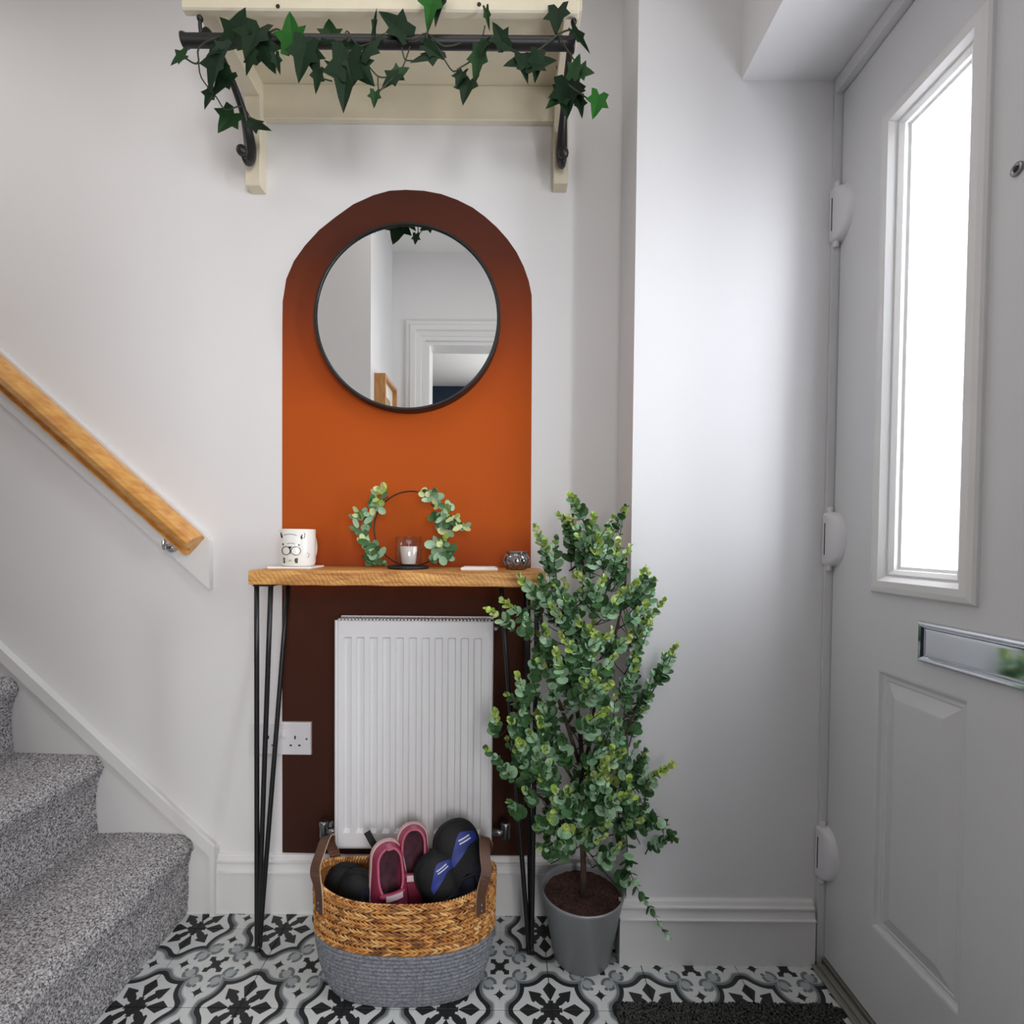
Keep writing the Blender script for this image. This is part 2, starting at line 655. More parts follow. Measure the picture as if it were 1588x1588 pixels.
def struct(o, label=None, cat=None):
    return tag(o, label, cat, None, 'structure')


def lerp(a, b, t):
    return a + (b - a) * t


def smooth_path(pts, k=6):
    P = [Vector(p) for p in pts]
    out = []
    for i in range(len(P) - 1):
        p0, p1, p2, p3 = P[max(i - 1, 0)], P[i], P[i + 1], P[min(i + 2, len(P) - 1)]
        for j in range(k):
            t = j / k
            out.append(0.5 * ((2 * p1) + (p2 - p0) * t + (2 * p0 - 5 * p1 + 4 * p2 - p3) * t * t + (3 * p1 - p0 - 3 * p2 + p3) * t ** 3))
    out.append(P[-1])
    return out

# ================================================================== SETTING
YB, YR, XD = 1.327, 1.176, 0.744
XR = oy(981, 700, YR).x
ZC = 2.42
XS, YS = -0.573, 0.375          # end of the stair wall
YF = -0.05                      # wall with the doorway behind the camera
TX0, TY0 = 0.107, 1.043         # a tile corner

fl = struct(obj('floor', MB().box(-2.3, 2.2, -2.45, 1.45, -0.08, -0.0025), M['grout']), 'patterned encaustic tile hallway floor', 'floor')
cache = {}
for ix in range(-5, 4):
    for iy in range(-6, 2):
        xa, ya = TX0 + ix * TS, TY0 + iy * TS
        cx, cy = xa + TS / 2, ya + TS / 2
        g = 0.0008
        x0, x1, y0, y1 = -TS / 2 + g, TS / 2 - g, -TS / 2 + g, TS / 2 - g
        x0 = max(x0, -1.0 - cx); x1 = min(x1, 0.725 - cx)
        y0 = max(y0, -0.17 - cy); y1 = min(y1, YB - 0.003 - cy)
        if x1 - x0 < 0.01 or y1 - y0 < 0.01:
            continue
        # cut out the projecting wall's foot
        if cx + x1 > XR + 0.01 and cy + y1 > YR:
            if cx + x0 >= XR:
                y1 = YR - 0.001 - cy
                if y1 - y0 < 0.01: continue
        key = tuple(round(q, 4) for q in (x0, x1, y0, y1))
        if key not in cache:
            cache[key] = mesh('tile', MB().box(x0, x1, y0, y1, -0.0025, 0, 0.0007), M['tile'])
        inst('tile', cache[key], fl, Matrix.Translation((cx, cy, 0)))

wb = struct(obj('wall_back', MB().box(-2.3, XR + 0.6, YB, YB + 0.12, 0, ZC + 0.05), M['wall']), 'white back wall behind the console table and stairs', 'wall')
# painted arch: traced outline, a coat of paint 0.6 mm thick
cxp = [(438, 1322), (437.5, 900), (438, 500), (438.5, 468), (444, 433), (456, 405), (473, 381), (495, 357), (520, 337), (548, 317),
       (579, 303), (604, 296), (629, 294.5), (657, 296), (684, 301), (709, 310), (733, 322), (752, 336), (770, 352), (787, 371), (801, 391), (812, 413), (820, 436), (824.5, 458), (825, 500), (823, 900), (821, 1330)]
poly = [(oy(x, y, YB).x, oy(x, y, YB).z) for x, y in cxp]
obj('painted_arch', MB().prism(poly, YB - 0.0006, YB + 0.0004), M['arch'], wb)['label'] = 'arch painted on the wall, brown at both ends and burnt orange between'

struct(obj('wall_right', MB().box(XR, XD + 0.14, YR, YB, 0, ZC + 0.05, 0), M['wall_side']), 'white boxed-out wall section between tree and front door', 'wall')
# wall carrying the front door
DZ = 1.968
dY0, dY1 = 0.300, 1.172
struct(obj('wall_door', MB().box(XD, XD + 0.14, YF, dY0 - 0.02, 0, ZC).box(XD, XD + 0.14, dY0 - 0.02, YR, DZ + 0.033, ZC), M['wall_side']), 'white wall round the front door', 'wall')
struct(obj('ceiling', MB().box(-2.3, 2.2, -2.45, 1.45, ZC, ZC + 0.1), M['ceil']), 'white hallway ceiling', 'ceiling')
struct(obj('trim_1', MB().box(oy(1150, 132, YR).x, XD + 0.14, YF, YR, DZ + 0.033, ZC, 0), M['wall_side']), 'white dropped bulkhead above the front door', 'bulkhead')
# wall with doorway behind the camera, side wall, stair wall
ox0, ox1, oz1 = -0.405, 0.39, 1.975
mb = MB().box(XS, ox0, YF - 0.12, YF, 0, ZC).box(ox1, 2.2, YF - 0.12, YF, 0, ZC).box(ox0, ox1, YF - 0.12, YF, oz1, ZC)
struct(obj('wall_front', mb, M['wall']), 'white wall with open doorway seen in the round mirror', 'wall')
struct(obj('wall_stairs', MB().box(-2.3, XS, YS - 0.12, YS, 0, ZC).box(XS - 0.12, XS, YF - 0.12, YS - 0.12, 0, ZC), M['wall']), 'white wall end beside the stairs seen in the mirror', 'wall')
struct(obj('wall_left', MB().box(-2.42, -2.3, YS - 0.12, 1.45, 0, ZC), M['wall']), 'white wall at the head of the stairs', 'wall')
struct(obj('wall_room_far', MB().box(-2.3, 2.2, -2.45, -2.33, 0, ZC), M['navy']), 'dark navy wall of the room behind', 'wall')
struct(obj('wall_room_side', MB().box(2.08, 2.2, -2.33, YF - 0.12, 0, ZC).box(-2.3, -2.18, -2.33, 0.255, 0, ZC), M['wall']), 'pale side walls of the room behind', 'wall')
wn = struct(obj('added_window_1', MB().frame((0.15, -2.33, 0.65), (1, 0, 0), (0, 0, 1), (0, 1, 0), 1.2, 1.4, [(0, 0), (0, 0.03), (0.05, 0.03), (0.055, 0.012)], cap=False)
             .box(0.73, 0.77, -2.33, -2.305, 0.70, 2.0), M['gloss']), 'unseen white window added behind the fill light on the navy wall', 'window')  # unseen window added to give the room fill a source
obj('pane', MB().box(0.2, 1.3, -2.325, -2.32, 0.7, 2.0), M['glass'], wn)  # pane of the added unseen window
# architrave of the doorway (stepped) both jambs and head
mb2 = MB()
prof = [(0.10, 0.0), (0.10, 0.012), (0.092, 0.016), (0.078, 0.016), (0.074, 0.022), (0.05, 0.022), (0.044, 0.014), (0.022, 0.012), (0.018, 0.008), (0.0, 0.008), (0.0, 0.0)]
path = [(ox0, 0, -1, 0), (ox0, oz1, -1, 1), (ox1, oz1, 1, 1), (ox1, 0, 1, 0)]
R = [[(px + sx * t, YF + h, pz + sz * t) for t, h in prof] for px, pz, sx, sz in path]
mb2.rings(R, True, True, 0, False)
mb2.box(ox0, ox0 + 0.02, YF - 0.12, YF, 0, oz1).box(ox1 - 0.02, ox1, YF - 0.12, YF, 0, oz1).box(ox0 + 0.02, ox1 - 0.02, YF - 0.12, YF, oz1 - 0.02, oz1)
struct(obj('trim_2', mb2, M['gloss']), 'white stepped architrave round the doorway in the mirror', 'architrave')


# ---- skirting boards
def skirt(name, p0, p1, n, h, label, t=0.018):
    p0, p1, n = Vector(p0), Vector(p1), Vector(n)
    pr = [(0, 0), (t, 0), (t, h * 0.70), (t + 0.0035, h * 0.715), (t + 0.0035, h * 0.735), (t - 0.002, h * 0.745), (t - 0.004, h * 0.80), (t - 0.006, h * 0.86),
          (t - 0.002, h * 0.885), (t - 0.002, h * 0.91), (t - 0.008, h * 0.92), (t - 0.010, h * 0.975), (t - 0.013, h), (0, h)]
    R = [[p + n * a + Vector((0, 0, b)) for a, b in pr] for p in (p0, p1)]
    return struct(obj(name, MB().rings(R, True, True, 0, False), M['gloss']), label, 'skirting board')


hb = oy(700, 1329, YB - 0.01).z
xs1 = oy(333, 1400, YB - 0.02).x
skirt('baseboard_back', (xs1, YB, 0), (XR, YB, 0), (0, -1, 0), hb, 'white moulded skirting board under the radiator')
hr = oy(1100, 1397, YR - 0.01).z
skirt('baseboard_right', (XR - 0.018, YR, 0), (XD - 0.024, YR, 0), (0, -1, 0), hr, 'white moulded skirting board between plant pot and front door')
skirt('baseboard_corner', (XR, YR, 0), (XR, YB - 0.018, 0), (-1, 0, 0), hr, 'short skirting return beside the plant pot')

# ---- staircase
YI = YB - 0.02
ex = [oy(290, 1400, YI).x, oy(153, 1270, YI).x, oy(22, 1140, YI).x]
ez = [0, oy(220, 1293, YI).z, oy(90, 1170, YI).z, oy(0, 1049, YI).z]
dx = (ex[2] - ex[0]) / 2
dz = (ez[3] - ez[1]) / 2
for k in range(3, 6):
    ex.append(ex[2] + dx * (k - 2)); ez.append(ez[3] + dz * (k - 2))
st = thing('staircase', (ex[0], 0.85, 0), 'carpeted staircase rising to the left in speckled grey', 'staircase')
st['kind'] = 'structure'
Y0s = YS + 0.002
for k in range(6):
    xr, z0, z1 = ex[k], ez[k], ez[k + 1]
    xl = -2.28
    xb = ex[k + 1] - 0.03 if k < 5 else xl
    prof = []
    n1 = 14
    no = 0.014 + 0.004 * (k == 0)
    for i in range(46):                                  # riser
        t = i / 45
        bul = -0.006 * math.sin(PI * t) if k else 0.004 * math.sin(PI * t)
        prof.append((xr + bul + no * max(0, (t - 0.6) / 0.4) ** 2, lerp(z0, z1 - 0.036, t)))
    for i in range(1, n1):                               # rounded nosing
        a = PI / 2 * i / n1
        prof.append((xr + no - 0.038 + 0.038 * math.cos(a), z1 - 0.036 + 0.036 * math.sin(a)))
    nt_ = 54
    for i in range(nt_):
        prof.append((lerp(xr + no - 0.038, xb, i / (nt_ - 1)), z1 + 0.002 * math.sin(PI * i / nt_)))
    NY = 236 if k < 3 else 40
    vs, fs = [], []
    P = len(prof)
    for j in range(NY):
        y = lerp(Y0s, YI - 0.001, j / (NY - 1))
        for i, (x, z) in enumerate(prof):
            ta = Vector((prof[min(i + 1, P - 1)][0] - prof[max(i - 1, 0)][0], 0, prof[min(i + 1, P - 1)][1] - prof[max(i - 1, 0)][1])).normalized()
            nn = Vector((ta.z, 0, -ta.x))
            d = random.uniform(-0.0016, 0.0022) if 0 < i < P - 1 and k < 3 else 0
            d += 0.003 * noise.noise(Vector((x * 9, y * 9, z * 9)))
            vs.append((x + nn.x * d, y, z + nn.z * d))
    for j in range(NY - 1):
        for i in range(P - 1):
            fs.append((j * P + i, j * P + i + 1, (j + 1) * P + i + 1, (j + 1) * P + i))
    s_ = MB().add(vs, fs, 0, True)
    s_.add([(xl, Y0s, z0), (xl, YI - 0.001, z0), (xl, Y0s, z1 - 0.004), (xl, YI - 0.001, z1 - 0.004)], [(0, 1, 3, 2)], 0)
    if xb > xl:
        s_.add([(xb, Y0s, z1), (xb, YI - 0.001, z1), (xl, YI - 0.001, z1), (xl, Y0s, z1)], [(0, 1, 2, 3)], 0)
    s_.add([(x, Y0s, z) for x, z in prof] + [(xl, Y0s, z1), (xl, Y0s, z0)], [list(range(P + 2))], 0)
    s_.add([(x, YI - 0.001, z) for x, z in prof] + [(xl, YI - 0.001, z1), (xl, YI - 0.001, z0)], [list(range(P + 2))], 0)
    obj('step', s_, M['carpet'], st, fix=False)

# ---- stringer on the wall
A0, A1 = oy(334, 1311, YI), oy(0, 1000, YI)
B0, B1 = oy(327, 1325, YI), oy(0, 1033, YI)
sl = (A1.z - A0.z) / (A1.x - A0.x)
xl = -2.29
strg = obj('trim_3', MB().prism([(A0.x, 0), (A0.x, A0.z - 0.01), (xl, A0.z - 0.01 + sl * (xl - A0.x)), (xl, 0)], YI, YB), M['gloss'])
struct(strg, 'white stair string board with raised capping against the wall', 'stair string')
vx = oy(325, 1380, YI - 0.008).x
obj('capping', MB().prism([(A0.x + 0.001, 0), (A0.x + 0.001, A0.z), (xl, A0.z + sl * (xl - A0.x)), (xl, B0.z + sl * (xl - B0.x)), (vx, B0.z + sl * (vx - B0.x)), (vx, 0)], YI - 0.009, YI), M['gloss'], strg)

# ---- front door
dY = (dY0 + 0.02, 1.166)
yc = 0.5 * (dY[0] + dY[1])
gl = (0.806, 1.036)
gl2 = (2 * yc - gl[1], 2 * yc - gl[0])
gz = (0.872, 1.807)
pn = (0.820, 1.022)
pn2 = (2 * yc - pn[1], 2 * yc - pn[0])
pz = (0.200, 0.719)
hg = [(gl[0] + 0.03, gl[1] - 0.03, gz[0] + 0.03, gz[1] - 0.03), (gl2[0] + 0.03, gl2[1] - 0.03, gz[0] + 0.03, gz[1] - 0.03),
      (pn[0], pn[1], pz[0], pz[1]), (pn2[0], pn2[1], pz[0], pz[1])]
door = thing('door_1', (XD + 0.02, yc, 0), 'white front door with narrow glass panes and chrome letter plate', 'door')
door['kind'] = 'structure'


def holed(mb, y0, y1, z0, z1, holes, x0, x1):
    ys = sorted({y0, y1, *[h[0] for h in holes], *[h[1] for h in holes]})
    zs = sorted({z0, z1, *[h[2] for h in holes], *[h[3] for h in holes]})
    for i in range(len(ys) - 1):
        for j in range(len(zs) - 1):
            my, mz = (ys[i] + ys[i + 1]) / 2, (zs[j] + zs[j + 1]) / 2
            if any(h[0] < my < h[1] and h[2] < mz < h[3] for h in holes):
                continue
            mb.box(x0, x1, ys[i], ys[i + 1], zs[j], zs[j + 1])


mb = MB()
holed(mb, dY[0], dY[1], 0.018, DZ - 0.003, hg, XD + 0.002, XD + 0.046)
obj('door_leaf', mb, M['upvc'], door)
for (a, b) in (pn, pn2):
    pr = [(0, 0), (0.004, -0.001), (0.007, -0.007), (0.012, -0.009), (0.017, -0.007), (0.020, -0.009), (0.045, -0.0005), (0.048, 0.0)]
    mb = MB().frame((XD + 0.002, b, pz[0]), (0, -1, 0), (0, 0, 1), (-1, 0, 0), b - a, pz[1] - pz[0], pr)
    obj('raised_panel', mb, M['upvc'], door)
for (a, b) in (gl, gl2):
    pr = [(0, -0.0015), (0, 0.006), (0.003, 0.010), (0.012, 0.012), (0.024, 0.012), (0.031, 0.005), (0.034, 0.001), (0.038, 0.0015), (0.046, -0.004), (0.047, -0.010), (0.053, -0.012), (0.0535, -0.017)]
    fr_ = obj('glazing_frame', MB().frame((XD + 0.002, b, gz[0]), (0, -1, 0), (0, 0, 1), (-1, 0, 0), b - a, gz[1] - gz[0], pr, cap=False), M['gloss'], door)
    i_ = 0.050
    obj('pane', MB().box(XD + 0.018, XD + 0.022, a + i_, b - i_, gz[0] + i_, gz[1] - i_), M['glass'], fr_)
# letter plate
la = ox(1428, 962, XD)
lb = ox(1428, 1026, XD)
ly1 = la.y
lz0, lz1 = lb.z, la.z
ly0 = 2 * yc - ly1
lpl = obj('letter_plate', MB().frame((XD + 0.002, ly1, lz0), (0, -1, 0), (0, 0, 1), (-1, 0, 0), ly1 - ly0, lz1 - lz0,
          [(0, 0), (0, 0.004), (0.002, 0.008), (0.005, 0.010), (0.009, 0.009), (0.011, 0.006), (0.0125, 0.0035)], cap=False), M['chrome'], door)
lpl['label'] = 'polished chrome letter plate'
obj('flap', MB().frame((XD + 0.002, ly1 - 0.0125, lz0 + 0.0125), (0, -1, 0), (0, 0, 1), (-1, 0, 0), ly1 - ly0 - 0.025, lz1 - lz0 - 0.025,
    [(0, 0), (0, 0.0045), (0.001, 0.0055), (0.004, 0.006)]), M['chrome'], lpl)
sp_ = ox(1577, 262, XD)
spy = obj('spyhole', MB().lathe([(0.0095, -0.001), (0.0095, 0.003), (0.0075, 0.0045), (0.0055, 0.0045), (0.005, 0.003)], (XD + 0.002, sp_.y, sp_.z), 20, axis='x'), M['steel'], door)
obj('lens', MB().lathe([(0.005, 0.0025), (0.003, 0.0042), (0.0005, 0.0048)], (XD + 0.002, sp_.y, sp_.z), 16, axis='x'), M['black'], spy)
obj('door_handle', MB().box(XD - 0.01, XD + 0.003, dY[0] + 0.03, dY[0] + 0.058, 0.9, 1.12, 0.004).tube([(XD - 0.01, dY[0] + 0.044, 1.06), (XD - 0.045, dY[0] + 0.05, 1.06), (XD - 0.05, dY[0] + 0.07, 1.06), (XD - 0.05, dY[0] + 0.16, 1.055)], 0.009, 10), M['chrome'], door)
# frame
mb = MB()
mb.box(XD - 0.014, XD + 0.06, dY[1] + 0.0022, YR - 0.001, 0, DZ + 0.031)
mb.box(XD - 0.014, XD + 0.06, dY0 - 0.02, dY[0] - 0.0025, 0, DZ + 0.031)
mb.box(XD - 0.014, XD + 0.06, dY[0] - 0.0025, dY[1] + 0.0022, DZ - 0.0005, DZ + 0.031)
mb.box(XD + 0.0465, XD + 0.06, dY[0] - 0.0025, dY[1] + 0.0022, 0.0, DZ)
mb.f = mb.f[:-6]; mb.m = mb.m[:-6]; mb.s = mb.s[:-6]
obj('door_frame', mb, M['upvc'], door)
mb = MB()
holed(mb, dY[0] - 0.002, dY[1] + 0.002, 0, DZ, [(a + .02, b - .02, gz[0] + 0.02, gz[1] - 0.02) for a, b in (gl, gl2)], XD + 0.047, XD + 0.06)
obj('outer_skin', mb, M['upvc'], door)
mb = MB().box(XD - 0.034, XD - 0.004, dY0 + 0.021, YR - 0.020, 0.0, 0.010, 0.003).box(XD - 0.022, XD - 0.012, dY0 + 0.021, YR - 0.020, 0.010, 0.014, 0.0015).box(XD - 0.004, XD + 0.06, dY[0], dY[1], 0.0, 0.015)
obj('threshold_strip', mb, M['alu'], door)
# hinge covers
for (x, y) in ((1296, 333), (1287, 836), (1274, 1322)):
    c = oy(x, y, dY[1])
    z = c.z
    H, D = 0.063, 0.052
    TH = 0.021
    yh0 = YR - 0.0015

    def cover(u, v):
        h = -H * math.cos(PI * v)
        bm_ = D * math.sin(PI * v) ** 0.8
        e = min(1.0, (H - abs(h)) / 0.006) ** 0.5
        return (XD + 0.002 - TH * e * max(0.0, 1 - u ** 2.4) ** 0.6, yh0 - bm_ * u, z + h)
    mb = MB().grid(cover, 12, 26)
    mb.add([(XD + 0.002, yh0, z - H), (XD + 0.002, yh0, z + H)] + [cover(0, i / 25) for i in range(25, -1, -1)], [list(range(28))], 0)
    hgo = obj('hinge_cover', mb, M['plastic'], door)
    obj('hinge_knuckle', MB().lathe([(0.005, -0.072), (0.006, -0.069), (0.006, 0.069), (0.005, 0.072)], (XD - 0.008, YR - 0.010, z), 14), M['plastic'], hgo)
    obj('slot', MB().box(XD - 0.0196, XD - 0.0186, YR - 0.011, YR - 0.009, z - 0.036, z + 0.036), M['dark_slot'], hgo)

# ================================================================== THINGS
# ---- handrail
th = math.radians(41.6)
D = Vector((-math.cos(th), 0, math.sin(th)))
U = Vector((math.sin(th), 0, math.cos(th)))
hr_ = thing('handrail', (-1.0, YB, 0.9), 'golden pine handrail on a white board beside the stairs', 'handrail')
E0 = oy(324, 834, YB - 0.018)
Lr = 1.9
# board with vertical cut end
q = [oy(324, 836, YB - 0.018), oy(324, 914, YB - 0.018)]
xe = q[0].x
z_t, z_b = q[0].z, q[1].z
tt = math.tan(th)
bd = [(xe, z_b), (xe, z_t - 0.004), (xe - 0.006, z_t + 0.006), (xe - 0.016, z_t + 0.014 + 0.004), (xe - 1.45, z_t + 0.005 + 1.45 * tt), (xe - 1.45, z_b + 1.45 * tt)]
obj('backing_board', MB().prism(bd, YB - 0.018, YB), M['gloss'], hr_)
prof = [(0.0, 0.0), (0.014, 0.006), (0.028, 0.006), (0.042, 0.001), (0.051, -0.009), (0.054, -0.020), (0.050, -0.031), (0.042, -0.037), (0.030, -0.0375), (0.020, -0.040), (0.0135, -0.046), (0.0125, -0.053), (0.0235, -0.0565), (0.0235, -0.0595), (0.0, -0.0595)]
S0 = oy(309, 829, YB - 0.045)
S0 = Vector((S0.x, YB - 0.018, S0.z)) - U * 0.006
R = []
for t in (-0.004, 0.0, 1.42):
    k = 0.94 if t < 0 else 1
    # end is cut square to the rail
    R.append([S0 + D * t + Vector((0, -a * k, 0)) + U * (-0.028 + (b + 0.028) * k) for a, b in prof])
rl = obj('rail', MB().rings(R, True, True, 0, False), M['pine'], hr_)
c = oy(266, 845, YB - 0.02)
bk = MB().lathe([(0.0165, 0.0), (0.0165, 0.003), (0.013, 0.006), (0.006, 0.007)], (c.x, YB - 0.018, c.z - 0.004), 20, axis='y')
bk.tube(smooth_path([(c.x, YB - 0.02, c.z - 0.004), (c.x - 0.002, YB - 0.045, c.z - 0.010), (c.x - 0.002, YB - 0.048, c.z + 0.014)], 5), 0.004, 8)
obj('rail_bracket', bk, M['chrome'], hr_)

# ---- radiator
YRd = 1.236
ra, rb_ = oy(518, 962, YRd), oy(765, 964, YRd)
rz1, rz0 = 0.5 * (ra.z + rb_.z), 0.215
rx0, rx1 = ra.x, rb_.x
rad = thing('radiator', ((rx0 + rx1) / 2, YB, 0), 'white fluted panel radiator on the wall under the table', 'radiator')
fx0 = oy(532.5, 990, YRd).x
pitch = (oy(748, 990, YRd).x - oy(532.5, 990, YRd).x) / 10.65
xs = [(rx0, 0.006), (rx0 + 0.001, 0.002), (rx0 + 0.005, 0)]
cols = []
for i in range(11):
    x = fx0 + i * pitch
    cols += [(x - 0.0008, 0), (x + 0.0022, 1), (x + 0.0165, 1), (x + 0.0195, 0)]
zr = [(rz0, 0, 0.006), (rz0 + 0.001, 0, 0.002), (rz0 + 0.006, 0, 0), (rz0 + 0.040, 0, 0), (rz0 + 0.048, 1, 0), (rz1 - 0.044, 1, 0), (rz1 - 0.040, 0, 0), (rz1 - 0.012, 0, 0), (rz1 - 0.010, 0, 0.0), (rz1 - 0.002, 0, 0), (rz1, 0, 0.003)]
allc = [(a, b, 0) for a, b in xs]
allc = [(rx0, 0, 0.006), (rx0 + 0.001, 0, 0.002), (rx0 + 0.004, 0, 0), (rx0 + 0.007, 0, 0.0015), (rx0 + 0.010, 0, 0)] + [(a, b, 0) for a, b in cols] + [(rx1 - 0.010, 0, 0), (rx1 - 0.007, 0, 0.0015), (rx1 - 0.004, 0, 0), (rx1 - 0.001, 0, 0.002), (rx1, 0, 0.006)]
vs = []
for z, gz_, ez_ in zr:
    for x, gx, exx in allc:
        vs.append((x, YRd + max(exx, ez_) + 0.008 * gx * gz_, z))
n = len(allc)
fs = [(j * n + i, j * n + i + 1, (j + 1) * n + i + 1, (j + 1) * n + i) for j in range(len(zr) - 1) for i in range(n - 1)]
fp = obj('front_panel', MB().add(vs, fs, 0, False), M['radiator'], rad)
for q0 in (rx0, rx1 - 0.0015):
    obj('side_panel', MB().box(q0, q0 + 0.0015, YRd + 0.0055, YRd + 0.062, rz0 + 0.01, rz1 - 0.001), M['radiator'], rad)
mb = MB()
mb.box(rx0 + 0.001, rx1 - 0.001, YRd + 0.006, YRd + 0.014, rz1 - 0.004, rz1 - 0.001).box(rx0 + 0.001, rx1 - 0.001, YRd + 0.052, YRd + 0.060, rz1 - 0.003, rz1 + 0.004)
ns = 44
for i in range(ns):
    x = lerp(rx0 + 0.006, rx1 - 0.012, i / (ns - 1))
    mb.box(x, x + 0.0045, YRd + 0.014, YRd + 0.052, rz1 - 0.004, rz1 + 0.002)
tag(obj('top_grille', mb, M['radiator'], rad), kind='stuff')
obj('rear_panel', MB().box(rx0 + 0.006, rx1 - 0.006, YRd + 0.012, YRd + 0.050, rz0 + 0.006, rz1 - 0.012), M['dark_slot'], rad)
for q0 in (rx0 + 0.05, rx1 - 0.08):
    obj('wall_bracket', MB().box(q0, q0 + 0.03, YRd + 0.05, YB, rz0 + 0.05, rz1 - 0.05), M['radiator'], rad)
for sx, xx in ((-1, rx0), (1, rx1)):
    mb = MB().tube([(xx, YRd + 0.03, rz0 + 0.028), (xx + sx * 0.034, YRd + 0.03, rz0 + 0.028)], 0.008, 12)
    mb.lathe([(0.011, -0.014), (0.011, 0.01), (0.012, 0.012), (0.012, 0.022), (0.009, 0.026)], (xx + sx * 0.034, YRd + 0.03, rz0 + 0.028), 16)
    v_ = obj('valve', mb, M['steel'], rad)
    obj('pipe', MB().tube([(xx + sx * 0.034, YRd + 0.036, rz0 + 0.012), (xx + sx * 0.034, YB, rz0 + 0.012)], 0.0075, 12), M['radiator'], v_)
obj('bleed_valve', MB().lathe([(0.007, -0.002), (0.007, 0.006), (0.004, 0.008), (0.004, 0.014)], (rx1 + 0.006, YRd + 0.03, rz1 - 0.02), 12, axis='y'), M['steel'], rad)

# ---- double socket
s0, s1 = oy(394.5, 1118, YB), oy(484, 1169, YB)
sk = thing('wall_socket', ((s0.x + s1.x) / 2, YB, s1.z), 'white double wall socket left of the radiator', 'socket')
w_, h_ = s1.x - s0.x, s0.z - s1.z
obj('face_plate', MB().frame((s0.x, YB, s1.z), (1, 0, 0), (0, 0, 1), (0, -1, 0), w_, h_, [(0, -0.0), (0, 0.006), (0.001, 0.0085), (0.003, 0.0095), (0.006, 0.0095)]), M['plastic'], sk)
for k in (0, 1):
    cx_ = s0.x + w_ * (0.27 + 0.46 * k)
    zc = s1.z + h_ * 0.42
    mb = MB()
    mb.box(cx_ - 0.002, cx_ + 0.002, YB - 0.0099, YB - 0.0085, zc + 0.006, zc + 0.015)
    mb.box(cx_ - 0.014, cx_ - 0.008, YB - 0.0099, YB - 0.0085, zc - 0.012, zc - 0.008)
    mb.box(cx_ + 0.008, cx_ + 0.014, YB - 0.0099, YB - 0.0085, zc - 0.012, zc - 0.008)
    obj('pin_holes', mb, M['dark_slot'], sk)
    xsw = s0.x + w_ * (0.46 if k == 0 else 0.54)
    obj('switch', MB().hull([(xsw + a, YB - d, zc + 0.021 + b) for a in (-0.005, 0.005) for b, d in ((-0.009, 0.0095), (0.009, 0.0095), (-0.008, 0.013), (0.008, 0.0105))]), M['plastic'], sk)
    obj('screw', MB().lathe([(0.0028, 0.0), (0.0028, 0.0006), (0.001, 0.0008)], (s0.x + w_ * (0.07 + 0.86 * k), YB - 0.0095, s1.z + h_ / 2), 10, axis='y'), M['steel'], sk)

# ---- mirror
YM = 1.300
mc = oy(632, 493, YM)
mr_ = 142 * YM / F
mi = thing('round_mirror', (mc.x, YB, mc.z), 'large round mirror with slim black rim hung on the painted arch', 'mirror')
mb = MB().lathe([(mr_ - 0.012, YM - YB + 0.032), (mr_, YM - YB + 0.032), (mr_ + 0.001, 0.034), (mr_ - 0.001, 0.0365), (mr_ - 0.005, 0.0365), (mr_ - 0.006, 0.034), (mr_ - 0.006, 0.026), (mr_ - 0.010, 0.024)], (mc.x, YB, mc.z), 128, axis='y')
prof_ = [(mr_ - 0.012, 0.0), (mr_ - 0.001, 0.0), (mr_ + 0.001, 0.002), (mr_ + 0.001, 0.034), (mr_ - 0.001, 0.0365), (mr_ - 0.005, 0.0365), (mr_ - 0.006, 0.034), (mr_ - 0.006, 0.028), (mr_ - 0.012, 0.028)]
R = [[(mc.x + r * math.cos(2 * PI * k / 128), YB - z, mc.z + r * math.sin(2 * PI * k / 128)) for k in range(128)] for r, z in prof_]
obj('rim', MB().rings(R, True, False, 0, False, loop=True), M['iron'], mi)
obj('mirror_glass', MB().lathe([(mr_ - 0.0075, 0.0285), (mr_ - 0.0075, 0.0312)], (mc.x, YB, mc.z), 128, axis='y', sm=False), M['mirror'], mi)

# ---- picture seen in the mirror
pf = thing('picture_frame', (XS, 0.195, 1.38), 'light oak box picture frame reflected in the mirror', 'picture frame')
obj('frame', MB().frame((XS, 0.317, 1.34), (0, -1, 0), (0, 0, 1), (1, 0, 0), 0.25, 0.355, [(0, 0), (0, 0.048), (0.001, 0.05), (0.015, 0.05), (0.016, 0.048), (0.016, 0.03)], cap=False), M['oak'], pf)
mt_ = obj('mount', MB().box(XS + 0.002, XS + 0.03, 0.317 - 0.016, 0.317 - 0.234, 1.356, 1.679), M['paper'], pf)
obj('print', MB().box(XS + 0.03, XS + 0.0305, 0.317 - 0.06, 0.317 - 0.19, 1.41, 1.62), M['print'], mt_)

# ---- console table
ZT = oy(631, 879, YB).z            # table top height
YTf = 1.152
tx0 = oy(385, 890, YTf).x
tx1 = oy(846, 895, YTf).x
zt0 = oy(600, 909.5, YTf).z
tb = thing('console_table', ((tx0 + tx1) / 2, 1.24, 0), 'narrow rustic wooden console table on black hairpin legs', 'table')
mb = MB()


def top_pt(i, j):
    pass


